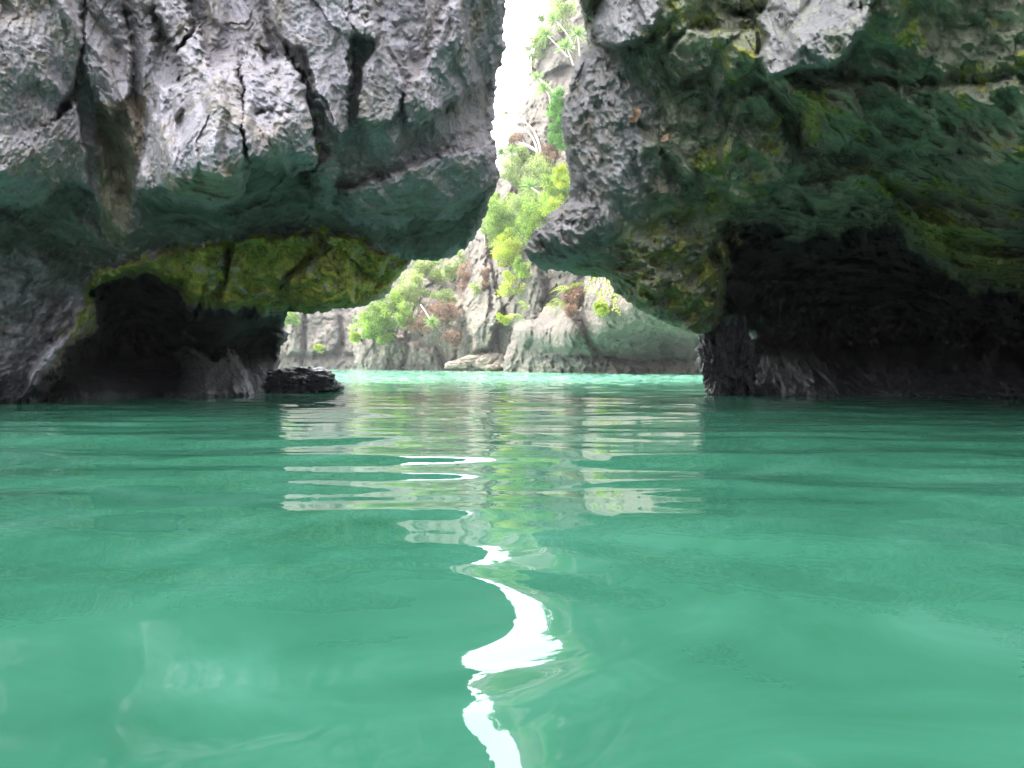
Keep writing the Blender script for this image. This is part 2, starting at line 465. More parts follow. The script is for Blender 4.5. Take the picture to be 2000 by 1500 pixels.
L_grooves = [([(238, 30), (252, 75), (250, 85)], 9, .8), ([(300, 20), (325, 80), (345, 150)], 12, .7), ([(155, 160), (128, 200), (108, 230)], 5, .6),
    ([(502, 80), (512, 100), (524, 118)], 6, .8), ([(560, 100), (580, 150), (606, 215), (614, 262)], 6, .6), ([(500, 218), (552, 222)], 8, .5),
    ([(690, 80), (692, 160), (692, 235)], 6, .35), ([(660, 368), (760, 345), (860, 295), (965, 245)], 6, .28), ([(790, 395), (800, 420)], 10, .35),
    ([(655, 10), (720, 40)], 6, .4), ([(745, 20), (790, 80), (800, 150)], 22, .45), ([(230, 250), (238, 350), (228, 420)], 28, .3),
    ([(640, 455), (628, 500), (580, 545), (540, 560)], 6, .4), ([(450, 480), (440, 540)], 6, .3), ([(700, 470), (712, 520)], 6, .3),
    ([(560, 600), (570, 560)], 6, .4)]
L_moss = [(160, 560), (180, 520), (330, 488), (480, 462), (628, 440), (700, 465), (780, 506), (800, 516), (765, 560), (700, 600), (600, 612), (560, 612),
    (430, 612), (360, 595), (320, 560), (240, 552), (190, 580), (150, 640)]
L_alg = [(-60, 410), (60, 412), (130, 365), (182, 368), (200, 470), (250, 480), (262, 388), (345, 395), (420, 405), (480, 385), (486, 325), (545, 330), (572, 350), (622, 330),
    (635, 405), (700, 440), (800, 440), (900, 425), (985, 345), (940, 460), (860, 505), (790, 510), (700, 462), (628, 440), (330, 486), (180, 516), (140, 560), (60, 500), (-60, 490)]
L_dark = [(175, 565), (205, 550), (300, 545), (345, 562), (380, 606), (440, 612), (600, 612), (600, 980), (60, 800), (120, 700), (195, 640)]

def L_depth(X, Y, U, V):
    D = L_base(X, Y)
    H = np.zeros(X.shape)
    for poly, off, w, bl in L_slabs:
        if True:
            H = np.maximum(H, off * 1.3 * slab(U, V, poly, w * 0.8, bl * 0.7, 60))
    H = H + groove(U, V, L_grooves)
    D = D - H
    wx, wy, wz = to_world(X, Y, L_base(X, Y))
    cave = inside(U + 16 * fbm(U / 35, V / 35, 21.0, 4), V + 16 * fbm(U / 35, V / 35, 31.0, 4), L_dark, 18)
    band = inside(U + 12 * fbm(U / 22, V / 22, 41.0, 3), V + 12 * fbm(U / 22, V / 22, 51.0, 3), L_moss, 10)
    amp = 1.0 - 0.3 * band
    low = sstep(420, 620, Y)
    ph = (wx + 0.30 * wz) * 1.55 + 0.75 * fbm(wx * 0.6 + 3, wy * 0.4, wz * 0.45, 3)
    ph2 = (wx + 0.18 * wz) * 3.6 + 1.1 * fbm(wx * 1.2, wy * 0.6, wz * 0.9, 3)
    sh = lambda t: np.where(t < 0.68, t / 0.68, (1 - t) / 0.32)          # lopsided crests: one long face, one short
    bl_ = 0.26 * (sh(ph - np.floor(ph)) - 0.5) * np.clip(0.9 + 0.8 * fbm(wx * .9, wy, wz * .7 + 3, 2), .2, 1.6)
    bl_ = bl_ + 0.09 * (sh(ph2 - np.floor(ph2)) - 0.5) * np.clip(0.8 + 1.2 * fbm(wx * 1.5, wy, wz * 1.2, 2), 0, 1.6)
    D = D - bl_ * (1 - 0.8 * sstep(330, 470, Y))
    k = karst(wx, wy, wz, 0.85, sc_=0.5) * (1 - 0.45 * low)
    lump = 0.10 * ridged(wx * 2.3, wy * 2.3, wz * 3.0, 4, 0.6)
    D = D - k * (1.0 - 0.2 * cave) - low * (lump - 0.05)
    D = D + cave * 1.9 * sstep(0, 80, 770 - Y)
    D = D - cave * 0.3 * (fbm(wx * 1.2, wy * 1.2, wz * 1.5, 3))
    sheen = np.maximum(inside(U, V, [(440, 612), (572, 600), (575, 700), (535, 775), (480, 740)], 10), 0)
    D = D - band * (0.30 * (ridged(wx * 2.2, wy * 2, wz * 2.8, 4, 0.6) - .5) + 0.05 * fbm(wx * 9, wy * 9, wz * 9, 3))
    moss = 0.8 * band
    moss = np.maximum(moss, 0.5 * inside(U, V, [(110, 660), (160, 580), (205, 600), (200, 660), (150, 680)], 15))
    alg = inside(U + 14 * fbm(U / 25, V / 25, 1.0, 3), V + 14 * fbm(U / 25, V / 25, 9.0, 3), L_alg, 14 + 40 * sstep(420, 520, Y) * sstep(200, 100, X))
    alg = np.maximum(alg, 0.28 * inside(U, V, [(680, 330), (790, 250), (960, 130), (985, 240), (870, 330), (690, 380)], 25))
    alg = np.maximum(alg, 0.18 * inside(U, V, [(470, 100), (520, 120), (600, 180), (600, 300), (480, 310)], 15))
    foot = inside(U, V, [(-700, 430), (60, 430), (190, 470), (200, 560), (150, 610), (60, 800), (-700, 820)], 50)
    alg = np.maximum(alg, 0.45 * foot)
    alg = np.maximum(alg, 0.30 * inside(U, V, [(-60, 400), (120, 440), (150, 600), (60, 790), (-60, 800)], 60))
    alg = np.maximum(alg, 0.2 * inside(U, V, [(30, 100), (160, 60), (150, 170), (60, 260), (0, 250)], 25))
    alg = np.maximum(alg, 0.2 * inside(U, V, [(600, 100), (700, 80), (700, 240), (640, 260)], 15))
    tan = inside(U, V, [(180, 200), (290, 180), (280, 290), (262, 380), (270, 480), (190, 490), (190, 380)], 16) * 0.75
    tan = np.maximum(tan, 0.42 * (Y < 420))
    tan = np.maximum(tan, 0.6 * inside(U, V, [(310, 330), (478, 300), (478, 400), (320, 395)], 18))
    tan = np.maximum(tan, 0.70 * inside(U, V, [(165, 585), (205, 590), (200, 660), (130, 760), (60, 790), (110, 690)], 12))
    tan = np.maximum(tan, 0.30 * inside(U, V, [(380, 60), (560, -60), (650, 0), (480, 200), (420, 300)], 30))
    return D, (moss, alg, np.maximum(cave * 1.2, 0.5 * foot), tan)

xsL = axis(-2600, -24, 1000, 1100, 2.2)
ysL = axis(-4600, -24, 790, 960, 2.2)
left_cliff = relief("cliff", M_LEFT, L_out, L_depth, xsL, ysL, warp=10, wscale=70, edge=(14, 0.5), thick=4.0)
tag(left_cliff, "overhanging grey limestone cliff on the left, pale hanging blades above a yellow-green mossy band", "cliff", kind="structure")

# ================================================================== RIGHT CLIFF
R_base = tps([(1150, -3000, 8.5), (4500, -3000, 4), (4500, 800, 7), (1300, -1200, 6.5), (2600, -800, 3.4), (2600, 700, 6.8), (1900, -500, 4.0),
    (1110, 150, 8.6), (1100, 300, 8.7), (1115, 400, 8.8), (1150, 60, 8.2), (1200, 40, 7.7), (1200, 200, 7.9), (1200, 350, 8.1), (1180, 450, 8.4),
    (1060, 470, 9.0), (1110, 480, 8.7), (1130, 530, 9.6), (1300, 50, 7.2), (1300, 200, 7.6), (1300, 350, 8.1), (1300, 450, 8.6),
    (1230, 560, 9.3), (1300, 600, 9.5), (1380, 640, 9.8), (1300, 520, 9.0), (1400, 520, 9.1), (1400, 420, 8.4), (1440, 600, 9.9),
    (1450, 0, 6.6), (1450, 150, 7.1), (1450, 300, 7.8), (1600, 0, 5.9), (1600, 130, 6.1), (1600, 250, 7.0), (1600, 350, 7.5), (1600, 450, 8.5),
    (1800, 0, 5.2), (1800, 200, 5.9), (1800, 350, 6.9), (1750, 440, 7.9), (2000, 0, 4.7), (2000, 250, 5.4), (2000, 450, 6.8), (1900, 480, 7.6),
    (1500, 560, 10.2), (1650, 620, 11), (1800, 620, 10.6), (2000, 640, 9.6), (1480, 700, 10.6), (1440, 768, wl(770)), (1600, 775, wl(773)), (1800, 777, wl(775)),
    (2000, 780, wl(778)), (2000, 900, 9), (1400, 900, 10.5), (1700, 720, 11)])
R_out = [(1132, -120), (1134, 20), (1150, 78), (1128, 120), (1108, 175), (1099, 230), (1103, 300), (1112, 350), (1113, 396),
    (1095, 400), (1074, 412), (1062, 436), (1044, 450), (1030, 472), (1022, 492), (1030, 512), (1056, 530), (1100, 528), (1140, 541), (1188, 545),
    (1204, 568), (1238, 598), (1292, 626), (1338, 648), (1384, 657), (1420, 640), (1470, 650), (1462, 700), (1450, 768), (1446, 960),
    (4600, 960), (4600, -4600), (1420, -4600), (1250, -1100), (1150, -400)]
R_slabs = [
    ([(1480, 40), (1500, 0), (1510, -80), (1730, -80), (1712, 0), (1690, 60), (1655, 110), (1620, 128), (1560, 134), (1500, 150), (1484, 110), (1500, 75)], .55, 7, .2),
    ([(1160, 40), (1200, -60), (1300, -80), (1290, 30), (1270, 75), (1200, 92), (1165, 82)], .40, 8, .3),
    ([(1120, -80), (1180, -80), (1150, 30), (1128, 30)], .3, 8, .2),
    ([(1095, 150), (1160, 88), (1230, 100), (1262, 210), (1245, 330), (1215, 440), (1190, 480), (1120, 440), (1095, 300)], .22, 34, .15),
    ([(1190, 145), (1230, 145), (1236, 165), (1215, 178), (1192, 170)], .2, 7, .2),
    ([(1250, 90), (1310, 60), (1305, 120), (1292, 100)], .2, 8, .2),
    ([(1292, 112), (1340, 60), (1480, 60), (1490, 120), (1400, 190), (1380, 140), (1340, 150), (1325, 160), (1300, 135)], .42, 8, .2),
    ([(1000, 500), (1034, 440), (1064, 395), (1112, 385), (1150, 400), (1158, 450), (1140, 500), (1100, 518), (1050, 522), (1010, 525)], .5, 12, .4),
    ([(1535, 180), (1570, 165), (1660, 165), (1700, 250), (1640, 300), (1570, 300), (1560, 260), (1570, 230), (1540, 205)], .35, 9, .25),
    ([(1440, 190), (1500, 170), (1540, 220), (1560, 330), (1500, 400), (1420, 400), (1400, 300)], .3, 14, .25),
    ([(1700, 150), (1850, 170), (1980, 150), (2100, 250), (2100, 430), (1900, 330), (1780, 230)], .3, 20, .2),
    ([(1290, 240), (1330, 300), (1380, 370), (1340, 350), (1290, 290)], .28, 6, .2),
    ([(1230, 250), (1290, 280), (1310, 380), (1270, 385), (1240, 330)], .22, 8, .2),
    ([(1560, 360), (1700, 330), (1760, 380), (1720, 460), (1690, 470), (1660, 420), (1600, 430)], .35, 9, .25),
    ([(1760, 380), (1800, 420), (1900, 470), (2060, 540), (2060, 590), (1960, 530), (1880, 540), (1830, 500), (1790, 440)], .4, 9, .25),
    ([(1840, 450), (1900, 440), (1960, 500), (1930, 540), (1860, 520)], -.35, 10, .1),
    ([(1400, 480), (1440, 452), (1462, 490), (1440, 520), (1410, 510)], .4, 8, .2),
    ([(1190, 490), (1300, 440), (1400, 470), (1420, 560), (1420, 650), (1340, 640), (1240, 595)], .12, 40, .1),
    ([(1240, 545), (1290, 540), (1300, 580), (1260, 595), (1238, 580)], .3, 8, .25),
]
R_grooves = [([(1170, 0), (1150, 40), (1155, 90)], 9, .8), ([(1125, 30), (1155, 36)], 10, .6), ([(1430, 30), (1470, 25), (1500, 20)], 14, .8), ([(1460, 30), (1468, 50)], 8, .6),
    ([(1380, 0), (1396, 30)], 8, .5), ([(1250, 100), (1270, 150), (1300, 200)], 26, .45), ([(1338, 158), (1380, 150), (1430, 170)], 10, .4),
    ([(1380, 200), (1385, 260)], 12, .4), ([(1265, 300), (1272, 350), (1280, 395)], 9, .5), ([(1300, 345), (1325, 380), (1360, 400)], 9, .4),
    ([(1500, 160), (1600, 150), (1720, 150), (1830, 200), (1880, 300)], 13, .45), ([(1540, 240), (1565, 235)], 10, .3),
    ([(1210, 300), (1215, 420)], 8, .12), ([(1520, 300), (1620, 320), (1760, 300)], 14, .3), ([(1740, 450), (1700, 480)], 16, .3)]
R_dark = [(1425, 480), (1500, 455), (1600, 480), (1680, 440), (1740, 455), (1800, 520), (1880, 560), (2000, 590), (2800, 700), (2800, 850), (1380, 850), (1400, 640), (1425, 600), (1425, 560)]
R_moss = [(1190, 545), (1200, 500), (1260, 470), (1350, 440), (1420, 470), (1450, 450), (1460, 500), (1430, 640), (1380, 660), (1300, 630), (1230, 600)]
def R_depth(X, Y, U, V):
    B = R_base(X, Y); D = B
    H = np.zeros(X.shape)
    for poly, off, w, bl in R_slabs:
        s = off * slab(U, V, poly, w, bl, 45)
        H = H + s if off < 0 else np.maximum(H, s)
    H = H + inside(U, V, R_slabs[0][0], 6) * np.clip(1.1 * (V / 150.0), -.3, 1.1)
    H = H + inside(U, V, R_slabs[1][0], 10) * np.clip(0.25 * (V / 90.0), -.2, .3)
    H = H + groove(U, V, R_grooves)
    D = D - H
    wx, wy, wz = to_world(X, Y, B)
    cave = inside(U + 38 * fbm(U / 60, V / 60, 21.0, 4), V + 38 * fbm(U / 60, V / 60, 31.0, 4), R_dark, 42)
    strip = inside(U, V, [(1080, 120), (1240, 60), (1262, 210), (1230, 400), (1190, 490), (1000, 540), (1020, 380)], 62)
    lump = 0.55 * (ridged(wx * 0.9 + 4, wy * 0.9, wz * 1.2, 3, 0.55) - 0.5) + 0.30 * fbm(wx * 1.6, wy * 1.6, wz * 2.0, 4)
    D = D - 0.16 * (1 - strip) * (ridged(wx * 2.6 + 1, wy * 2.4, wz * 2.4, 4, 0.6) - 0.5) - lump * (0.85 - 0.65 * strip) - karst(wx + 20, wy, wz, 0.65 + 0.25 * strip)
    D = D + cave * 2.4 * sstep(0, 110, 775 - Y)
    mz = inside(U, V, R_moss, 30)
    D = D - mz * (0.42 * ridged(wx * 2.6, wy * 2.6, wz * 3.2, 4, 0.6) + 0.12 * fbm(wx * 9, wy * 9, wz * 9, 3) - 0.12)
    D = D - inside(U, V, R_slabs[7][0], 12) * (0.20 * ridged(wx * 5, wy * 5, wz * 5, 4, 0.6) + .04 * fbm(wx * 18, wy * 18, wz * 18, 2))
    D = D - 0.10 * strip * (ridged(wx * 6, wy * 6, wz * 7, 3, 0.6) - 0.5)
    n = fbm(wx * 1.1 + 3, wy * 1.1, wz * 1.1, 4)
    grey = np.maximum(strip, inside(U, V, R_slabs[0][0], 6)); grey = np.maximum(grey, inside(U, V, R_slabs[1][0], 10))
    grey = np.maximum(grey, inside(U, V, R_slabs[7][0], 10))
    knob = inside(U, V, R_slabs[7][0], 10)
    alg = 0.95 * (1 - 0.80 * grey) * (1 - knob)
    moss = inside(U, V, R_moss, 36) * 0.56
    moss = np.maximum(moss, inside(U, V, [(1740, 400), (1830, 400), (1920, 440), (2040, 520), (2040, 600), (1900, 545), (1830, 510), (1760, 440)], 20) * 0.75)
    moss = np.maximum(moss, inside(U, V, R_slabs[16][0], 10) * 0.9)
    moss = np.maximum(moss, inside(U, V, [(1540, 170), (1620, 160), (1620, 300), (1560, 300)], 16) * 0.6)
    moss = np.maximum(moss, 0.55 * inside(U, V, [(1380, 60), (1490, 60), (1480, 160), (1420, 220)], 20))
    n2 = fbm(wx * 2.3 + 13, wy * 2.3, wz * 1.6, 4)
    moss = np.maximum(moss, 0.52 * sstep(-0.15, 0.3, n + 0.5 * n2) * (1 - grey))
    tan = np.maximum(0.75 * inside(U, V, [(1240, 60), (1310, 40), (1300, 120), (1260, 100)], 12), 0.42 * strip)
    tan = np.maximum(tan, 0.5 * inside(U, V, [(1660, 180), (1850, 260), (1800, 330), (1600, 290)], 30))
    tan = np.maximum(tan, 0.6 * sstep(0.1, 0.45, -n) * (1 - grey))
    alg = alg * (1 - 0.6 * sstep(0.15, 0.5, -n))
    alg = np.maximum(alg, 0.46 * inside(U, V, R_slabs[0][0], 6))
    return D, (moss, alg, np.maximum(np.maximum(cave * 1.4, 0.55 * sstep(1820, 2050, X) * sstep(250, 420, Y)), 0.27 * inside(U, V, R_slabs[0][0], 6)), tan)  # shade of the cave and the far right edge put into the colour
xsR = axis(960, 1010, 2024, 4600, 2.2)
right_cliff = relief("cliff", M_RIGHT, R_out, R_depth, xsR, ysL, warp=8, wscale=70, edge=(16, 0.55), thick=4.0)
tag(right_cliff, "dark green algae-covered limestone cliff on the right with a pale grey knob over the opening", "cliff", kind="structure")

# ================================================================== FAR CLIFFS
def far_common(X, Y, U, V, B, slabs, grooves, amp=1.0, lo=0.45):
    H = np.zeros(X.shape)
    for poly, off, w, bl in slabs:
        H = np.maximum(H, off * slab(U, V, poly, w, bl, 30))
    for pts, w, dp in grooves:
        H = H - 0.5 * dp * np.exp(-(dline(U, V, pts) / w) ** 2)
    wx, wy, wz = to_world(X, Y, B)
    k = 0.9 * (ridged(wx * 0.28, wy * 0.2, wz * 0.10, 4, 0.55) - 0.5) * 1.4
    d1, d2, idc = cells(wx * 0.75 + 0.3 * fbm(wx, wy, wz, 2), wy * 0.5, wz * 0.42)
    blocks = (idc - 0.5) * 0.75 - 0.22 * np.exp(-((d2 - d1) / 0.06) ** 2)
    d1, d2, ide = cells(wx * 2.1 + 5, wy * 1.4, wz * 1.5)
    blocks = blocks + (ide - 0.5) * 0.28 - 0.15 * np.exp(-((d2 - d1) / 0.08) ** 2)
    f = 0.22 * fbm(wx * 2.5, wy * 2.5, wz * 1.6, 4, 0.6)
    return B - H - amp * (k * 0.8 + blocks * 0.5 + f), wx, wy, wz

FM_base = tps([(500, 400, 70), (640, 470, 66), (700, 720, wl(722.5)), (760, 560, 60), (850, 520, 60), (850, 620, 54), (850, 720, wl(723.2)), (960, 400, 56), (960, 560, 52),
    (960, 720, wl(724.5)), (1000, 300, 56), (1040, 150, 58), (1080, 0, 61), (1100, 300, 50), (1100, 500, 45), (1050, 640, 46), (1100, -400, 70), (1500, -400, 66), (1500, 720, 48),
    (1030, 722, wl(725.0)), (700, 800, 60), (1200, 800, 48)])
FM_out = [(700, 760), (692, 700), (690, 640), (692, 520), (740, 440), (800, 400), (870, 385), (915, 370), (950, 350), (972, 320), (988, 282), (1003, 245), (1018, 205),
    (1034, 150), (1040, 110), (1050, 60), (1066, 10), (1085, -80), (1110, -300), (1500, -400), (1500, 760)]
FM_slabs = [([(905, 480), (945, 440), (960, 520), (985, 600), (960, 680), (925, 690), (900, 600)], 1.6, 8, .4),
    ([(960, 480), (1020, 470), (1060, 540), (1060, 640), (1010, 660), (975, 600)], 1.2, 8, .3),
    ([(1010, 200), (1060, 150), (1080, 220), (1070, 300), (1020, 300)], 1.8, 8, .4),
    ([(1040, 60), (1100, 40), (1110, 130), (1060, 150)], 1.5, 8, .4),
    ([(690, 640), (760, 650), (860, 690), (880, 760), (690, 760)], 1.2, 8, .3)]
FM_gro = [([(950, 500), (962, 600)], 4, 1.5), ([(800, 660), (790, 720)], 5, 1.2), ([(900, 650), (890, 720)], 4, 1.2), ([(1010, 250), (1060, 240)], 5, 1.0), ([(965, 640), (990, 720)], 5, 1.2)]
def FM_depth(X, Y, U, V):
    D, wx, wy, wz = far_common(X, Y, U, V, FM_base(X, Y), FM_slabs, FM_gro)
    alg = 0.45 * inside(U, V, [(900, 520), (1080, 520), (1080, 720), (930, 700)], 20)
    tan = 0.45 * inside(U, V, [(700, 560), (1000, 500), (1000, 730), (690, 730)], 40)
    return D, (0 * X, alg, 0 * X, tan)
fm = relief("cliff", M_FAR, FM_out, FM_depth, axis(670, 680, 1200, 1520, 2.2, cap=30), axis(-420, -20, 735, 780, 2.2, cap=30), warp=7, wscale=45, edge=(16, 2.0), thick=10)
tag(fm, "tall sunlit limestone cliff with bushes on it, rising behind the gap between the two dark rocks", "cliff", kind="structure")

FL_base = tps([(450, 400, 76), (450, 720, 70), (600, 720, wl(721.2)), (700, 720, wl(721.4)), (600, 600, 70), (700, 600, 72), (650, 660, 69), (750, 720, 67), (600, 400, 76), (700, 400, 77)])
FL_slabs = [([(560, 600), (594, 600), (594, 690), (560, 690)], 1.2, 4, .4), ([(598, 590), (660, 590), (666, 660), (650, 690), (598, 690)], 1.4, 5, .4), ([(666, 610), (700, 600), (700, 690), (672, 690)], .8, 5, .4)]
def FL_depth(X, Y, U, V):
    D, wx, wy, wz = far_common(X, Y, U, V, FL_base(X, Y), FL_slabs, [([(592, 605), (592, 710)], 4, 1.6), ([(668, 620), (660, 700)], 5, 1.0), ([(560, 695), (690, 695)], 5, 1.0)], 1.0)
    return D, (0 * X, 0.25 * (Y > 0), 0 * X, 0 * X)
fl = relief("cliff", M_FAR, [(200, 760), (200, 380), (480, 340), (600, 330), (680, 350), (780, 380), (790, 760)], FL_depth, axis(180, 530, 760, 810, 2.2, cap=30), axis(310, 560, 730, 780, 2.2, cap=20),
            warp=6, wscale=45, edge=(12, 2.0), thick=10)
tag(fl, "low pale grey limestone cliff farthest away, just right of the black cave edge", "cliff", kind="structure")

FR_base = tps([(1000, 725, wl(726.2)), (1100, 728, wl(728)), (1200, 728, wl(729.5)), (1380, 730, wl(731)), (1500, 731, wl(731.5)), (1040, 650, 40), (1060, 600, 41), (1120, 650, 34.5), (1120, 600, 36),
    (1100, 690, 37), (1200, 690, 36.5), (1200, 630, 32), (1200, 560, 33), (1300, 680, 34.5), (1300, 620, 30), (1380, 690, 33), (1380, 640, 30), (1150, 500, 37), (1300, 400, 36), (1500, 400, 34), (1500, 650, 30), (1100, 400, 42), (1020, 690, 43)])
FR_out = [(975, 760), (985, 700), (1000, 660), (1002, 632), (1020, 622), (1050, 624), (1062, 600), (1078, 596), (1112, 602), (1132, 606), (1140, 560), (1135, 520), (1160, 430), (1250, 380), (1500, 360), (1560, 760)]
FR_slabs = [([(1000, 640), (1040, 620), (1062, 632), (1100, 610), (1128, 620), (1136, 660), (1110, 700), (1060, 688), (1040, 670), (1020, 690)], 1.4, 8, .5),
    ([(1140, 560), (1200, 540), (1400, 560), (1400, 700), (1320, 700), (1200, 690), (1160, 660)], .9, 12, .5),
    ([(1070, 600), (1110, 596), (1120, 640), (1080, 660)], .9, 6, .3)]
FR_gro = [([(1132, 600), (1140, 640), (1170, 690)], 6, 1.6), ([(1040, 640), (1050, 690)], 4, .8), ([(1062, 690), (1200, 700), (1390, 712)], 8, 1.0)]
def FR_depth(X, Y, U, V):
    B = FR_base(X, Y)
    H = np.zeros(X.shape)
    for poly, off, w, bl in FR_slabs: H = np.maximum(H, 0.6 * off * slab(U, V, poly, w * 1.6, bl, 30))
    for pts, w, dp in FR_gro: H = H - 0.5 * dp * np.exp(-(dline(U, V, pts) / w) ** 2)
    wx, wy, wz = to_world(X, Y, B)
    sl = wx - 0.25 * wz
    k = 0.5 * (ridged(sl * 1.1, wy * 0.4, wz * 0.15, 4, 0.6) - 0.5) + 0.35 * fbm(wx * 0.6, wy * 0.6, wz * 0.5, 4) + 0.12 * fbm(wx * 4, wy * 3, wz * 2, 3)
    low = sstep(680, 712, Y)
    k = k + low * 0.5 * ridged(wx * 1.6, wy, wz * 2.2, 3)
    D = B - H - k
    alg = 0.75 * inside(U, V, [(1120, 640), (1180, 655), (1390, 690), (1390, 720), (1150, 710)], 14)
    alg = np.maximum(alg, 0.35 * inside(U, V, [(1140, 540), (1400, 560), (1400, 700), (1160, 680)], 30))
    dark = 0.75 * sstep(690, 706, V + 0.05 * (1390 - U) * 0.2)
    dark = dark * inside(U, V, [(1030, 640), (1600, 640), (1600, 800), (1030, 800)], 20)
    tan = 0.45 * inside(U, V, [(1150, 550), (1400, 560), (1400, 680), (1170, 650)], 30)
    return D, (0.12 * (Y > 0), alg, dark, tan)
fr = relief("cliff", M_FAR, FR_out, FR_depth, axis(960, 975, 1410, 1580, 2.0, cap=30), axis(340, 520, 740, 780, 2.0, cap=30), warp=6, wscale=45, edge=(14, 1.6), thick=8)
tag(fr, "bulging streaked grey-tan cliff across the water, undercut black at its foot, right of the opening", "cliff", kind="structure")

# ================================================================== LOOSE ROCKS
def rock_blob(name, mat, px, py, D, rx, ry, rz, label, cat, seed, rough=0.35, freq=1.6, lean=(0, 0), sub=6, group=None, holes=0.0, rdg=0.6):
    """a rock whose base centre is seen at (px, py), distance D; radii in metres"""
    import bmesh
    bm = bmesh.new(); bmesh.ops.create_icosphere(bm, subdivisions=sub, radius=1.0)
    V = np.array([v.co[:] for v in bm.verts]); Fc = np.array([[v.index for v in f.verts] for f in bm.faces])
    bm.free()
    q = V * freq + seed * 7.7
    r = 1 + rough * (fbm(q[:, 0], q[:, 1], q[:, 2], 4, 0.55) + rdg * (ridged(q[:, 0] * 2, q[:, 1] * 2, q[:, 2] * 2, 4, 0.6) - 0.5))
    if holes:
        d1, d2, _ = cells(q[:, 0] * 2.4, q[:, 1] * 2.4, q[:, 2] * 2.4)
        r = r + holes * (0.45 - d1)
        d1, d2, _ = cells(q[:, 0] * 6, q[:, 1] * 6, q[:, 2] * 6)
        r = r + holes * 0.5 * (0.45 - d1)
    # flatten towards facets
    V = V * r[:, None]
    V = V * np.array([rx, ry, rz])
    V[:, 0] += lean[0] * V[:, 2]; V[:, 1] += lean[1] * V[:, 2]
    cx, cy, cz = to_world(px, py, D)
    o = link_mesh(name, V, Fc, mat, attrs={"zone": np.zeros((len(V), 4))})
    o.location = (cx, cy, cz)
    tag(o, label, cat, group)
    return o

rock_blob("shore_rock", M_BLACK, 590, 752, 11.6, .50, .42, .26, "black jagged wet rock lying low in the water at the left edge of the opening", "rock", 1, .45, 1.3, holes=.07, rdg=.25, sub=6)
rock_blob("rock_pillar", M_BLACK, 1402, 712, 10.5, .22, .30, .52, "black barnacled rock leg standing in the water at the right edge of the opening", "rock", 2, .5, 1.9, holes=.22, lean=(-.08, 0))
rock_blob("rock_pillar", M_BLACK, 1442, 710, 10.7, .20, .32, .52, "second, darker rock leg just behind and right of the barnacled one", "rock", 3, .5, 1.9, holes=.22)
M_TOOTH = M_BOULDER
for i, (px, py, D, rx, ry, rz, ln, lab) in enumerate([
    (922, 707, 49.5, 1.15, .9, .42, 1.1, "long pale slanting slab of fallen rock at the foot of the far cliff"),
    (955, 708, 49.0, .9, .8, .55, .5, "pale boulder leaning on the slanting slab, right of it"),
    (896, 714, 49.0, .8, .6, .30, .3, "low pale stone at the left end of the fallen slab"),
    (978, 714, 48.4, .6, .5, .35, .0, "small tan stone at the right end of the rock fall"),
    (962, 719, 47.8, .45, .4, .22, .0, "smallest pale stone at the waterline below the leaning boulder"),
    (1000, 716, 47.6, .7, .5, .28, .0, "flat tan stone right of the rock fall, beside the undercut")]):
    rock_blob("boulder", M_BOULDER, px, py, D, rx, ry, rz, lab, "boulder", 10 + i, .35, 1.0, lean=(ln, 0), sub=5, group="fallen stones at the foot of the far cliff")

# unseen walls added behind the viewer to block low sky and sun
def light_block_wall():
    th = np.linspace(math.radians(150), math.radians(390), 160)      # behind and to both sides
    hs = np.linspace(0, 1, 40)
    T, Hh = np.meshgrid(th, hs)
    R = 11 + 13 * np.sin((T - math.radians(150)) / math.radians(240) * math.pi) ** 2 + 3 * fbm(T * 3, Hh * 2, 0.3, 3) + Hh * 7
    side = np.abs(np.cos(T)) ** 1.5
    top = 7 + 21 * side ** 1.5 + 3 * fbm(T * 2.2, 0 * T, 4.0, 3)
    x = R * np.cos(T); y = R * np.sin(T) - 2; z = -1.5 + Hh * top + 0.0
    r2 = ridged(x * 0.3, y * 0.3, z * 0.15, 4)
    x = x * (1 - 0.05 * r2); y = y * (1 - 0.05 * r2)
    n0, n1 = T.shape
    V = np.stack([x.ravel(), y.ravel(), z.ravel()], 1)
    i = np.arange(n0 * n1).reshape(n0, n1)
    Fc = np.stack([i[:-1, :-1].ravel(), i[1:, :-1].ravel(), i[1:, 1:].ravel(), i[:-1, 1:].ravel()], 1)
    return link_mesh("cliff", V, Fc, M_FAR, attrs={"zone": np.zeros((len(V), 4))})
bw = light_block_wall()
tag(bw, "unseen grey cliffs added behind the viewer to block light", "cliff", kind="structure")

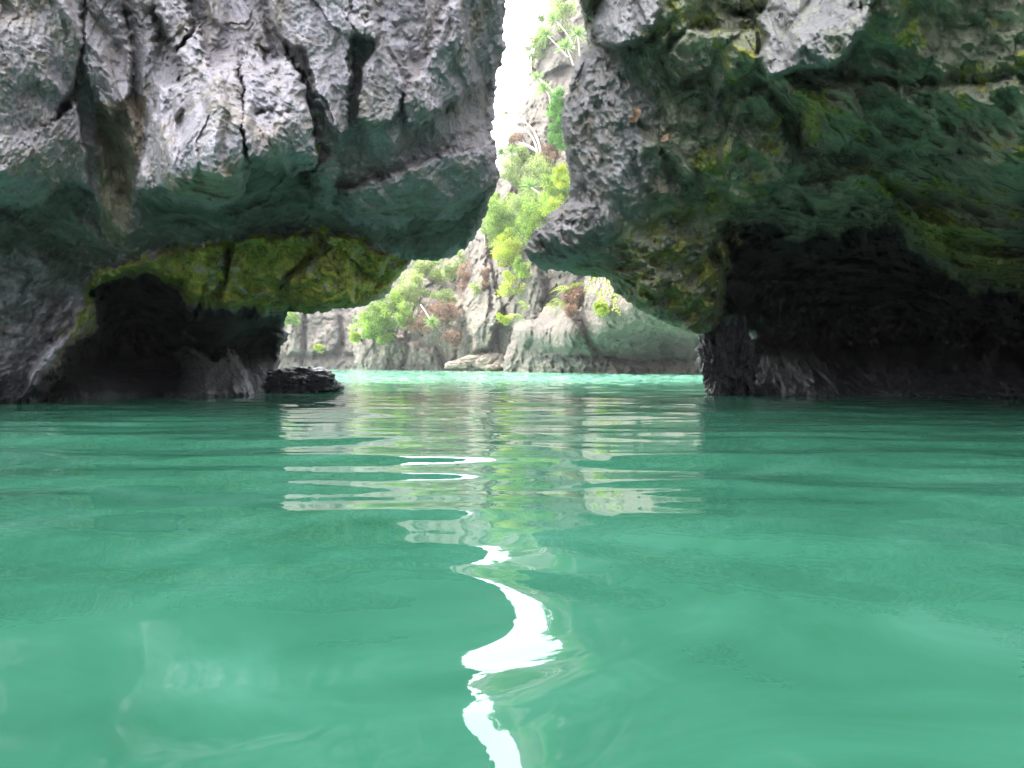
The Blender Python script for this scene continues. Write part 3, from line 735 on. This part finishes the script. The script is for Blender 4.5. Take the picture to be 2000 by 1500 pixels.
# ================================================================== WATER
def water():
    r = [0.12]
    while r[-1] < 9: r.append(r[-1] * 1.0075 + 0.0015)
    while r[-1] < 130: r.append(r[-1] * 1.010)
    while r[-1] < 170: r.append(r[-1] * 1.2)
    r = np.array(r)
    a0, a1 = math.radians(90 - 37), math.radians(90 + 37)
    th = np.concatenate([np.linspace(a0, a1, 640), np.linspace(a1, a0 + 2 * math.pi, 90)[1:]])
    R, T = np.meshgrid(r, th)
    x = R * np.cos(T); y = R * np.sin(T)
    # long low swells with finite crests; calmer close by
    a = np.zeros(x.shape)
    z = 0.0150 * fbm(x * 0.55 + 2, y * 1.35, 0.5, 2, 0.45)
    z = z + 0.0070 * fbm(x * 1.1 + 7.7, y * 2.6 + 3, 2.5, 2, 0.4)
    wq = y + 0.45 * fbm(x * 0.45 + 4, y * 0.5, 3.5, 2) + 0.06 * x
    env = np.clip(0.55 + 1.1 * fbm(x * 0.35 + 9, y * 0.55, 8.5, 2), 0.1, 1.5)
    z = z + 0.0036 * env * np.sin(2 * math.pi * (wq + .2) / 0.60) * sstep(0.9, 1.9, R) * (1 - 0.5 * sstep(6, 14, R))
    wr = x + 0.5 * y + 0.3 * fbm(x * 0.8, y * 0.8 + 6, 1.5, 2)
    z = z + 0.0030 * np.sin(2 * math.pi * wr / 0.46) * (1 - sstep(1.4, 2.6, R)) * np.clip(0.5 + 1.2 * fbm(x * 1.5, y * 1.5, 4.5, 2), 0, 1.4)
    z = z + 0.0022 * np.sin(2 * math.pi * (y - 0.35 * x + 0.2 * fbm(x, y, 2.5, 2)) / 0.30) * (1 - sstep(1.0, 1.8, R)) * np.clip(1.2 * fbm(x * 1.8 + 5, y * 2.2, 7.5, 2) + .1, 0, 0.8)
    far = sstep(3.0, 9.0, R)
    z = z + far * 0.0040 * fbm(x * 2.2 + 1, y * 4.6, 6.1, 2)
    far2 = sstep(11, 22, R)
    z = z + far2 * 0.05 * fbm(x * 1.8, y * 3.2 + 5, 1.1, 3, 0.55)
    z = z * (1 - sstep(150, 400, R))
    n0, n1 = R.shape
    V = np.stack([x.ravel(), y.ravel(), z.ravel()], 1)
    i = np.arange(n0 * n1).reshape(n0, n1)
    j = np.roll(i, -1, axis=0)
    Fc = np.stack([i[:, :-1].ravel(), i[:, 1:].ravel(), j[:, 1:].ravel(), j[:, :-1].ravel()], 1)
    c = len(V); V = np.concatenate([V, [[0, 0, 0]]])
    Fc = np.concatenate([Fc, np.stack([np.full(n0, c), i[:, 0], j[:, 0], j[:, 0]], 1)[:, :]]) if False else Fc
    tri = [(c, int(i[k, 0]), int(j[k, 0])) for k in range(n0)]
    m, t = new_mat("green_sea_water"); b = NB(t)
    out = b.n("ShaderNodeOutputMaterial"); p = b.n("ShaderNodeBsdfPrincipled"); b.l(p.outputs[0], out.inputs[0])
    geo = b.n("ShaderNodeNewGeometry"); pos = geo.outputs["Position"]
    n = b.noise(pos, 1.1, 5, 0.62, 2.2)
    col = b.ramp(n, [(0.3, (0.022, 0.104, 0.060)), (0.5, (0.030, 0.132, 0.080)), (0.72, (0.052, 0.172, 0.116))])
    sxyz = b.n("ShaderNodeSeparateXYZ"); b.l(pos, sxyz.inputs[0])      # pale sand bank in the lagoon
    shoal = b.mr(b.math('ADD', sxyz.outputs[1], b.math('MULTIPLY', b.math('SUBTRACT', b.noise(pos, 0.15, 3), 0.5), 12.0)), 12.0, 24.0)
    col = b.mix(shoal, col, (0.15, 0.40, 0.27, 1))
    b.l(col, p.inputs["Base Color"])
    p.inputs["Roughness"].default_value = 0.015
    p.inputs["IOR"].default_value = 1.34
    bp = b.n("ShaderNodeBump"); bp.inputs["Strength"].default_value = 1.0; bp.inputs["Distance"].default_value = 0.0003
    mp = b.n("ShaderNodeMapping"); mp.inputs["Scale"].default_value = (1, 1.8, 1); b.l(pos, mp.inputs[0])
    b.l(b.noise(mp.outputs[0], 5, 3, 0.5), bp.inputs["Height"]); b.l(bp.outputs[0], p.inputs["Normal"])
    o = link_mesh("water", V, Fc, m)
    return o
w = water()
tag(w, "clear green sea water with low glassy ripples", "water", kind="structure")

# seabed closing the scene from below
bed = link_mesh("seabed", [(-212, -212, -2.5), (212, -212, -2.5), (212, 212, -2.5), (-212, 212, -2.5)], [(0, 1, 2, 3)], M_BOULDER, smooth=False, attrs={"zone": np.zeros((4, 4))})
tag(bed, "pale sandy sea bed under the green water", "sea bed", kind="structure")

# ================================================================== PLANTS
def leaf_material(name, c0, c1, trans=0.35):
    m, t = new_mat(name); b = NB(t)
    out = b.n("ShaderNodeOutputMaterial"); p = b.n("ShaderNodeBsdfPrincipled"); tr = b.n("ShaderNodeBsdfTranslucent")
    at = b.n("ShaderNodeAttribute", attribute_name="leaf"); sp = b.n("ShaderNodeSeparateColor"); b.l(at.outputs["Color"], sp.inputs[0])
    col = b.ramp(sp.outputs[0], [(0.0, c0), (1.0, c1)])
    b.l(col, p.inputs["Base Color"]); p.inputs["Roughness"].default_value = 0.5
    b.l(col, tr.inputs["Color"])
    mx = b.n("ShaderNodeMixShader"); mx.inputs[0].default_value = trans
    b.l(p.outputs[0], mx.inputs[1]); b.l(tr.outputs[0], mx.inputs[2]); b.l(mx.outputs[0], out.inputs[0])
    return m
G = {
    'bright': leaf_material("leaf_bright", (0.08, 0.16, 0.02), (0.34, 0.47, 0.07)),
    'pale': leaf_material("leaf_pale", (0.13, 0.20, 0.05), (0.40, 0.47, 0.14)),
    'deep': leaf_material("leaf_deep", (0.05, 0.15, 0.02), (0.16, 0.36, 0.05)),
    'yellow': leaf_material("leaf_yellow", (0.24, 0.32, 0.03), (0.50, 0.56, 0.06)),
    'brown': leaf_material("leaf_dry", (0.12, 0.06, 0.035), (0.38, 0.23, 0.15), 0.2),
    'spike': leaf_material("leaf_spiky", (0.10, 0.19, 0.04), (0.30, 0.44, 0.13)),
    'fern': leaf_material("leaf_fern", (0.14, 0.20, 0.03), (0.36, 0.42, 0.07)),
}
def bark_material(name, c0, c1):
    m, t = new_mat(name); b = NB(t)
    out = b.n("ShaderNodeOutputMaterial"); p = b.n("ShaderNodeBsdfPrincipled"); b.l(p.outputs[0], out.inputs[0])
    geo = b.n("ShaderNodeNewGeometry")
    b.l(b.ramp(b.noise(geo.outputs["Position"], 9, 4), [(0.3, c0), (0.7, c1)]), p.inputs["Base Color"]); p.inputs["Roughness"].default_value = 0.8
    return m
BARK = bark_material("pale_bark", (0.22, 0.18, 0.14), (0.42, 0.36, 0.30))
BARK_D = bark_material("brown_bark", (0.08, 0.06, 0.045), (0.2, 0.15, 0.11))

class PB:
    """collects leaves and tubes in a plant's own space"""
    def __init__(s): s.V = []; s.F = []; s.c = []
    def leaf(s, p, d, n, L, W, shade):
        d = d / (np.linalg.norm(d) + 1e-9); sd = np.cross(d, n); sd = sd / (np.linalg.norm(sd) + 1e-9); up = np.cross(sd, d)
        k = len(s.V)
        s.V += [p, p + d * L * .5 + sd * W * .5 + up * W * .15, p + d * L - up * L * .12, p + d * L * .5 - sd * W * .5 + up * W * .15]
        s.F += [(k, k + 1, k + 2), (k, k + 2, k + 3)]; s.c += [shade] * 4
    def many(s, c, cr, n, Ll, sh):
        d = rng.normal(size=(n, 3)); d /= np.linalg.norm(d, axis=1, keepdims=True)
        p = c + d * cr * np.array([1.15, 1.1, .8]) * rng.random((n, 1)) ** .45
        dd = d + rng.normal(size=(n, 3)) * .7 + np.array([0, 0, .1]); dd /= np.linalg.norm(dd, axis=1, keepdims=True)
        nn = rng.normal(size=(n, 3)) * .6 + np.array([0, -.5, .8])
        sd = np.cross(dd, nn); sd /= np.linalg.norm(sd, axis=1, keepdims=True) + 1e-9; up = np.cross(sd, dd)
        L = Ll * rng.uniform(.6, 1.4, (n, 1)); W = Ll * rng.uniform(.3, .6, (n, 1))
        k = len(s.V) + 4 * np.arange(n)
        Q = np.stack([p, p + dd * L * .5 + sd * W * .5 + up * W * .15, p + dd * L - up * L * .12, p + dd * L * .5 - sd * W * .5 + up * W * .15], 1).reshape(-1, 3)
        s.V += list(Q); s.F += [(a, a + 1, a + 2) for a in k.tolist()] + [(a, a + 2, a + 3) for a in k.tolist()]
        s.c += np.repeat(np.clip(sh + .22 * rng.normal(size=n), 0, 1), 4).tolist()
    def tube(s, pts, r0, r1, n=6, shade=.5):
        pts = [np.array(p, float) for p in pts]; k0 = len(s.V); m = len(pts)
        for i, p in enumerate(pts):
            t = pts[min(i + 1, m - 1)] - pts[max(i - 1, 0)]; t /= np.linalg.norm(t) + 1e-9
            a = np.cross(t, (0.31, 0.9, 0.2)); a /= np.linalg.norm(a) + 1e-9; b = np.cross(t, a); r = r0 + (r1 - r0) * i / (m - 1)
            for j in range(n):
                an = 2 * math.pi * j / n
                s.V.append(p + r * (math.cos(an) * a + math.sin(an) * b)); s.c.append(shade)
        for i in range(m - 1):
            for j in range(n):
                s.F.append((k0 + i * n + j, k0 + i * n + (j + 1) % n, k0 + (i + 1) * n + (j + 1) % n, k0 + (i + 1) * n + j))
    def build(s, name, mat, parent, smooth=False):
        c = np.array(s.c); C4 = np.stack([c, c, c, np.ones(len(c))], 1)
        return link_mesh(name, np.array(s.V), s.F, mat, parent, smooth, {"leaf": C4})

def surf(px, py, base, off):
    D = float(base(np.array([float(px)]), np.array([float(py)]))[0]) - off
    return np.array(to_world(px, py, D)), D

def bez(a, b, c, n=8):
    return [(1 - t) ** 2 * a + 2 * t * (1 - t) * b + t * t * c for t in np.linspace(0, 1, n)]

def rnd(): return rng.normal(size=3)

def bush(px, py, rx, ry, base, kind, label, off=1.6, dens=1.0, name="bush", leafL=None, group=None):
    P, D = surf(px, py, base, off); m = D / F
    R_ = np.array([rx * m, min(rx, ry) * m * 0.8 + .2, ry * m]) * (1.12 if kind not in ('brown',) else .85)
    root = empty(name, P - np.array([0, 0, R_[2]]) * .8)
    o0 = P - np.array(root.location)
    lf = PB(); tw = PB()
    nk = int(8 + rx * ry / 38 * dens); Ll = leafL or max(0.12, 4.0 * m)
    rb = np.array([R_[0] * .1, R_[1] + off * .5, -R_[2] * .7])
    for k in range(nk):
        while True:
            q = rng.uniform(-1, 1, 3)
            if np.dot(q, q) < 1: break
        q = q * (0.6 + 0.55 * rng.random())
        cpos = o0 + q * R_
        cr = min(R_[0], R_[2]) * rng.uniform(.14, .36) + .05
        mid = o0 + rb * .45 + q * R_ * .3 + rnd() * .1
        tw.tube(bez(o0 + rb, mid, cpos, 5), Ll * .22, Ll * .06, 4)
        base_sh = np.clip(0.5 + 0.35 * rng.normal(), 0, 1)
        lf.many(cpos, cr, int(120 * dens), Ll, base_sh)
    tw.build("trunk", BARK_D if kind != 'brown' else BARK_D, root)
    lf.build("foliage", G[kind], root)
    tag(root, label, "bush" if name == "bush" else name.replace('_', ' '), group)
    return root

GB = "bushes growing on the far cliffs"
FMb, FRb, FLb = FM_base, FR_base, FL_base
for a in [
    (1062, 335, 42, 42, FMb, 'pale', "airy pale bush right below the three arching trunks", 2.6, .8),
    (1006, 342, 22, 34, FMb, 'pale', "slim pale green bush beside the left rock's edge, upper gap", 3.0, 1.),
    (988, 428, 42, 42, FMb, 'bright', "round bright green bush in the middle of the gap", 3.5, 1.1),
    (1045, 440, 36, 46, FMb, 'bright', "bright bush directly left of the grey knob", 4.5, 1.1),
    (988, 492, 26, 42, FMb, 'yellow', "yellow-green bush hanging below the round one, left of the knob's tip", 4.2, 1.),
    (1084, 372, 26, 36, FMb, 'bright', "dense bush wedged behind the right rock above the knob", 6.5, 1.),
    (1096, 345, 14, 24, FMb, 'yellow', "small yellow bush touching the right rock's left edge", 8.0, 1.),
    (1090, 232, 16, 62, FMb, 'deep', "tall saturated green creeper column along the right rock's edge", 9.0, 1.4),
    (1000, 560, 22, 34, FMb, 'yellow', "thin yellow-green bush drooping over the far cliff face", 3.0, .6),
    (1055, 75, 16, 48, FMb, 'pale', "hazy pale bush at the top of the sky gap", 3.0, .8),
    (1100, 20, 22, 36, FMb, 'pale', "pale bush above the topmost spiky plants", 5.0, .8),
    (1040, 95, 12, 30, FMb, 'pale', "faint pale bush on the skyline of the tall cliff", 2.5, .7),
    (1022, 400, 30, 34, FMb, 'pale', "pale bush between the star-shaped rosette and the round bright bush", 4.0, .9),
    (1020, 300, 16, 20, FMb, 'pale', "small pale bush just under the skyline rosettes", 3.4, .8),
    (966, 405, 22, 30, FMb, 'bright', "bright bush pressed against the left rock's lower right edge", 3.6, 1.),
    (1018, 520, 16, 24, FMb, 'bright', "small green bush under the knob's tip", 4.4, .8),
    (955, 450, 18, 26, FMb, 'pale', "pale bush lowest along the left rock's edge", 3.4, .8),
    (790, 620, 20, 22, FMb, 'bright', "green bush right beside the brown shrubs on the slope", 4.4, .9),
    (722, 645, 20, 16, FMb, 'bright', "bright bush at the lower left of the slope's greenery", 4.6, .9),
    (880, 530, 24, 20, FMb, 'pale', "pale bush right of the crest bush", 3.0, .8),
    (840, 530, 42, 26, FMb, 'pale', "broad pale bush on the crest of the slope under the left arch", 3.0, 1.),
    (800, 565, 30, 30, FMb, 'pale', "pale bush on the slope just right of the mossy arch tip", 4.0, 1.),
    (762, 592, 30, 30, FMb, 'bright', "bright bush lower on the slope touching the arch's edge", 4.5, 1.1),
    (742, 622, 30, 34, FMb, 'bright', "large bright bush in the middle of the lower slope", 5.0, 1.2),
    (704, 622, 24, 20, FMb, 'pale', "pale feathery bush at the left end of the slope", 5.0, .7),
    (752, 655, 26, 18, FMb, 'bright', "low green bush at the foot of the slope's greenery", 4.0, 1.),
    (694, 655, 12, 12, FMb, 'yellow', "little yellow-green bush hanging left of the slope's foot", 4.0, .9),
    (868, 575, 22, 16, FMb, 'pale', "small pale bush among the brown shrubs", 3.5, .8),
    (900, 510, 16, 26, FMb, 'pale', "wispy pale bush next to the tall grey pillar of the far cliff", 3.0, .5),
    (568, 622, 13, 13, FLb, 'bright', "small bright green bush beside the black cave edge", 3.0, 1.2),
    (620, 680, 9, 7, FLb, 'yellow', "tiny yellowish bush low on the farthest cliff", 2.0, .8),
    (1173, 603, 8, 10, FRb, 'yellow', "tiny vivid yellow-green bush stuck on the bulging cliff", 1.6, 1.2),
    (1078, 402, 22, 20, FMb, 'yellow', "yellow-tipped bush resting just above the grey knob", 7.0, .7),
    (930, 560, 12, 20, FMb, 'pale', "sparse pale bush on the tall grey pillar", 3.4, .4),
    (985, 622, 18, 9, FMb, 'yellow', "low yellow-green bush left of the rounded boulder cliff", 4.0, .6)]:
    px, py, rx, ry, bs, kd, lab, off, dn = a
    bush(px, py, rx, ry, bs, kd, lab, off, dn, group=GB)
GD = "dry brown shrubs on the far cliff"
for a in [
    (860, 610, 46, 30, "wide reddish brown dry shrub in the middle of the slope", 2.6, .8),
    (815, 640, 36, 26, "dry brown shrub between the green bushes and the rosette plant", 2.8, .7),
    (905, 545, 24, 36, "dry brown shrub along the left side of the grey pillar", 2.6, .6),
    (885, 660, 30, 24, "lowest dry brown shrub, above the fallen slab", 2.4, .5),
    (948, 540, 9, 34, "narrow strip of dry brown leaves on the grey pillar", 3.4, .7),
    (1075, 300, 20, 26, "dry brown tangle under the creeper column", 5.0, .7),
    (1010, 275, 20, 20, "dry brown tuft by the skyline under the arching trunks", 2.8, .6)]:
    bush(a[0], a[1], a[2], a[3], FMb, 'brown', a[4], a[5], a[6], name="dry_shrub", group=GD)

def rosette(px, py, bx, by, base, label, off=3.0, R=.9, n=80, r0=.06, bend=(0, 0), kind='spike'):
    R = R * .8
    """spiky rosette seen at (px,py) on a bare curved trunk rooted at (bx,by)"""
    A, Da = surf(bx, by, base, off - 1.2); Bp, Db = surf(px, py, base, off)
    k = Da / F
    root = empty("spiky_tree", A)
    a = np.zeros(3); c = Bp - A; mid = a * .5 + c * .5 + np.array([bend[0] * k, -.2, bend[1] * k])
    tr = PB(); pts = bez(a, mid, c, 9); tr.tube(pts, r0, r0 * .55, 7)
    tr.build("trunk", BARK, root, True)
    cr = PB(); ax = pts[-1] - pts[-2]; ax = ax / np.linalg.norm(ax) * .6 + np.array([0, -.2, .5]); ax /= np.linalg.norm(ax)
    for i in range(n):
        d = rnd(); d /= np.linalg.norm(d); d = d + ax * .75; d /= np.linalg.norm(d)
        L = R * rng.uniform(.7, 1.1); W = .05 * R; sdv = np.cross(d, rnd()); sdv /= np.linalg.norm(sdv)
        sh = float(rng.uniform(.2, 1)); kk = len(cr.V)
        for q in range(5):
            t = q / 4; p = c + d * L * t + np.array([0, 0, -1]) * L * .16 * t * t; w = W * (1 - t) ** .7 * (.7 + t * .5) + .004
            cr.V += [p + sdv * w, p - sdv * w]; cr.c += [sh, sh]
        for q in range(4):
            cr.F.append((kk + 2 * q, kk + 2 * q + 1, kk + 2 * q + 3, kk + 2 * q + 2))
    cr.build("crown", G[kind], root)
    tag(root, label, "spiky tree", "spiky rosette trees on the tall far cliff")
for a in [
    (1082, 38, 1122, 95, "topmost spiky rosette tree on a long slanting trunk", 5.5, 1.0, (6, 4)),
    (1068, 68, 1110, 112, "spiky rosette tree second from the top, reaching left", 5.5, .95, (4, -6)),
    (1128, 68, 1132, 110, "spiky rosette tree half hidden by the top of the right rock", 6.5, 1.0, (0, 0)),
    (1106, 92, 1120, 128, "wide green rosette with its trunk against the right rock", 6.5, 1.1, (0, 0)),
    (1050, 152, 1088, 190, "pale rosette jutting left into the white sky gap", 4.0, .8, (-4, 10)),
    (1064, 176, 1074, 215, "drooping green rosette under the one jutting into the sky", 4.5, 1.0, (8, 10)),
    (988, 222, 1040, 262, "tiny lone rosette silhouetted on the skyline", 2.2, .5, (-6, -14)),
    (1004, 270, 1052, 298, "small rosette at the tip of the lowest arching trunk", 3.2, .6, (-4, -4)),
    (978, 300, 1000, 345, "green rosette right against the left rock's edge", 3.6, .9, (0, 0)),
    (998, 296, 1006, 340, "green rosette beside the one on the left rock's edge", 3.8, .9, (0, 0)),
    (1036, 365, 1078, 408, "star-shaped rosette on a pale bare trunk above the grey knob", 5.6, 1.0, (6, 4)),
    (842, 628, 822, 596, "low rosette hanging from a pale stem on the brown slope", 5.0, .8, (2, 0))]:
    px, py, bx, by, lab, off, Rr, bd = a
    rosette(px, py, bx, by, FMb, lab, off, Rr, bend=bd)
# pale leafless arching trunks beside the sky gap
for px, py, bx, by, bd, lab in [
    (1000, 232, 1056, 300, (22, 30), "uppermost pale bare trunk arching left from the cliff toward the sky"),
    (1000, 246, 1050, 300, (20, 22), "middle pale bare trunk arching below the uppermost one"),
    (1010, 282, 1050, 298, (4, 10), "lowest and shortest pale bare trunk, nearly level"),
    (935, 440, 948, 478, (6, 4), "thin pale bare stem at the left rock's lower edge")]:
    A, Da = surf(bx, by, FMb, 2.4); Bp, Db = surf(px, py, FMb, 3.4); k = Da / F
    root = empty("bare_tree", A); c = Bp - A
    t_ = PB(); pts = bez(np.zeros(3), c * .5 + np.array([bd[0] * k, -.2, bd[1] * k]), c, 12); t_.tube(pts, .085, .035, 7); t_.build("trunk", BARK, root, True)
    t_ = PB()
    for i in range(7):
        j = rng.integers(6, 11); d = (pts[j + 1] - pts[j]) if j < 11 else pts[11] - pts[10]; d = d / np.linalg.norm(d) + rnd() * .45
        t_.tube([pts[j], pts[j] + d * .35, pts[j] + d * .7 + rnd() * .08], .02, .008, 4)
    t_.build("twig", BARK, root, True)
    tag(root, lab, "bare trunk", "bare pale trunks beside the sky gap")

def fern(px, py, base, label, off, n, R, kind='fern', up=.5, name="fern", spread=1.0, group="ferns on the rock across the water"):
    A, D = surf(px, py, base, off); root = empty(name, A)
    for i in range(n):
        az_ = rng.uniform(-1, 1) * 1.5 * spread; el_ = up + rng.normal() * .35
        d = np.array([math.sin(az_), -abs(math.cos(az_)) * .6, 0]); d = d * math.cos(el_) + np.array([0, 0, math.sin(el_)])
        L = R * rng.uniform(.6, 1.1); fb = PB(); pts = []
        for q in range(13):
            t = q / 12; pts.append(d * L * t + np.array([0, 0, -1]) * L * .55 * t * t)
        fb.tube(pts, .012, .004, 4, .4)
        sd0 = np.cross(d, (0, 0, 1)); sd0 /= np.linalg.norm(sd0) + 1e-9; sd0 = sd0 + np.array([0, 0, .35]) * rng.choice([-1, 1]); sh = float(rng.uniform(.3, 1))
        for q in range(1, 13):
            t = q / 12; l = L * .26 * math.sin(math.pi * min(1, t * .9 + .12)) + .02
            for sg in (-1, 1):
                fb.leaf(pts[q], sd0 * sg + d * .45, np.array([0, -.3, 1.]), l, L * .06, float(np.clip(sh + rng.normal() * .1, 0, 1)))
        fb.build("frond", G[kind], root)
    tag(root, label, "fern", group)
fern(1118, 566, FRb, "large green-yellow fern on top of the rounded rock below the knob", 1.6, 9, 1.05, up=.45)
fern(1098, 590, FRb, "yellow fern drooping on the left of the brown clump", 2.0, 6, .8, up=.2)
fern(1078, 594, FRb, "small pale fern at the far left edge of the rounded rock", 2.0, 5, .65, up=.25)
fern(1030, 600, FRb, "lone fern leaning left, high on the cliff left of the rounded rock", 3.0, 4, .85, up=.5, spread=.8)
fern(1012, 616, FRb, "low spreading fern left of the lone leaning fern", 3.5, 5, .8, up=.1)
bush(1122, 580, 24, 28, FRb, 'brown', "dense rusty brown dry clump on the rounded rock below the knob", 1.0, 1.0, name="dry_shrub", group="dry shrubs on the bulging cliff", leafL=.11)
bush(1116, 606, 14, 14, FRb, 'brown', "small brown dry clump under the rusty one", 1.6, .8, name="dry_shrub", group="dry shrubs on the bulging cliff", leafL=.09)

# hanging vines
vs = [(1150, 543, 568, "first"), (1158, 543, 560, ""), (1166, 543, 590, ""), (1173, 543, 582, ""), (1182, 545, 596, ""), (1191, 546, 584, ""), (1200, 550, 604, ""), (1208, 556, 612, "")]
vlab = ["leftmost short strand of the hanging creeper curtain under the knob", "second, shortest strand of the hanging creeper curtain", "long third strand of the hanging creeper curtain",
        "fourth strand of the creeper curtain, slightly shorter than the third", "long strand in the middle of the creeper curtain", "strand just right of the creeper curtain's middle",
        "second strand from the right in the creeper curtain", "rightmost strand of the creeper curtain, against the mossy rock"]
for (px, y0, y1, _), lab in zip(vs, vlab):
    A, D = surf(px, y0 - 4, FRb, 3.0); k = D / F; root = empty("hanging_vine", A); L = (y1 - y0 + 8) * k
    st = PB(); lf = PB(); pts = [np.array([0.06 * math.sin(t * 5 + px), 0.04 * math.cos(t * 4 + px), -L * t]) for t in np.linspace(0, 1, 10)]
    st.tube(pts, .012, .008, 4); st.build("stem", BARK_D, root)
    for i in range(int(L * 26)):
        t = rng.random(); p = np.array([0.06 * math.sin(t * 5 + px), 0.04 * math.cos(t * 4 + px), -L * t]); d = rnd() * .7 + np.array([0, -.4, -.3])
        lf.leaf(p, d, rnd() + np.array([0, -1, 0]), .10 * rng.uniform(.6, 1.3), .07, float(rng.random()))
    lf.build("foliage", G['yellow'], root)
    tag(root, lab, "vine", "creeper strands hanging under the knob")

# grass tuft by the knob
A = np.array(to_world(1046, 468, 9.3)); root = empty("grass_tuft", A); gt = PB()
for i in range(46):
    d = rnd() * .6 + np.array([-.35, -.2, .5]); gt.leaf(np.zeros(3) + rnd() * .02, d, rnd(), rng.uniform(.08, .16), .006, float(rng.uniform(.4, 1)))
gt.build("blades", G['fern'], root); tag(root, "small tuft of yellowish grass on the left side of the grey knob", "grass tuft")

# small dead leaves caught on the rocks
def dead_leaf(px, py, D, L, rot, kd, label):
    o = empty("dead_leaf", to_world(px, py, D))
    b_ = PB()
    N = 9
    for i in range(N):
        t = i / (N - 1); w = L * .30 * math.sin(math.pi * (t * .93 + .05)) ** .8 + .002
        z = L * (t - .5); cy = -L * .10 * math.sin(math.pi * t)
        for u in (-1, -.5, 0, .5, 1):
            b_.V.append(np.array([u * w, cy - abs(u) * w * .5 + .02 * math.sin(7 * t + u), z])); b_.c.append(.9 if u else .5)
    for i in range(N - 1):
        for j in range(4):
            b_.F.append((i * 5 + j, i * 5 + j + 1, i * 5 + 6 + j, i * 5 + 5 + j))
    m_ = b_.build("blade", G[kd], o, True)
    st = PB(); st.tube([(0, 0, -L * .5), (.01, -.01, -L * .62), (.02, 0, -L * .75)], .003, .002, 4); st.build("stalk", BARK_D, o)
    o.rotation_euler = (0, math.radians(rot), 0)
    tag(o, label, "leaf")

from mathutils.bvhtree import BVHTree
_dg = bpy.context.evaluated_depsgraph_get()
_trees = [BVHTree.FromObject(o, _dg) for o in (left_cliff, right_cliff)]
def hit(px, py):
    d = Vector(((px - 1000) / F, 1, (HOR - py) / F)); best = 99
    for t in _trees:
        r = t.ray_cast(Vector((0, 0, EYE)), d.normalized())
        if r[0] is not None: best = min(best, r[0].y)
    return best
dead_leaf(622, 290, hit(622, 290) - .05, .09, 10, 'pale', "small curled tan leaf caught in a cleft of the left rock face")
dead_leaf(1241, 222, hit(1241, 222) - .06, .15, 5, 'brown', "larger orange-brown curled leaf stuck on the right rock face")
dead_leaf(1300, 270, hit(1300, 270) - .05, .10, 75, 'brown', "reddish dead leaf lying on a ledge right of the orange-brown one")
dead_leaf(1232, 232, hit(1232, 232) - .05, .07, -30, 'brown', "small brown leaf scrap just under the orange-brown leaf")

# ================================================================== HAZE: bright sea air
hm, ht = new_mat("sea_haze")
_ho = ht.nodes.new("ShaderNodeOutputMaterial"); _hv = ht.nodes.new("ShaderNodeVolumePrincipled")
_hv.inputs["Color"].default_value = (0.96, 0.97, 1.0, 1); _hv.inputs["Density"].default_value = HAZE
_hv.inputs["Anisotropy"].default_value = 0.2
ht.links.new(_hv.outputs[0], _ho.inputs["Volume"])
x0, x1, y0, y1, z0, z1 = -215, 215, -215, 215, -3.5, 62
hz = link_mesh("haze", [(x0, y0, z0), (x1, y0, z0), (x1, y1, z0), (x0, y1, z0), (x0, y0, z1), (x1, y0, z1), (x1, y1, z1), (x0, y1, z1)],
               [(0, 3, 2, 1), (4, 5, 6, 7), (0, 1, 5, 4), (1, 2, 6, 5), (2, 3, 7, 6), (3, 0, 4, 7)], hm, smooth=False)
tag(hz, "thin bright haze hanging over the lagoon", "haze", kind="stuff")
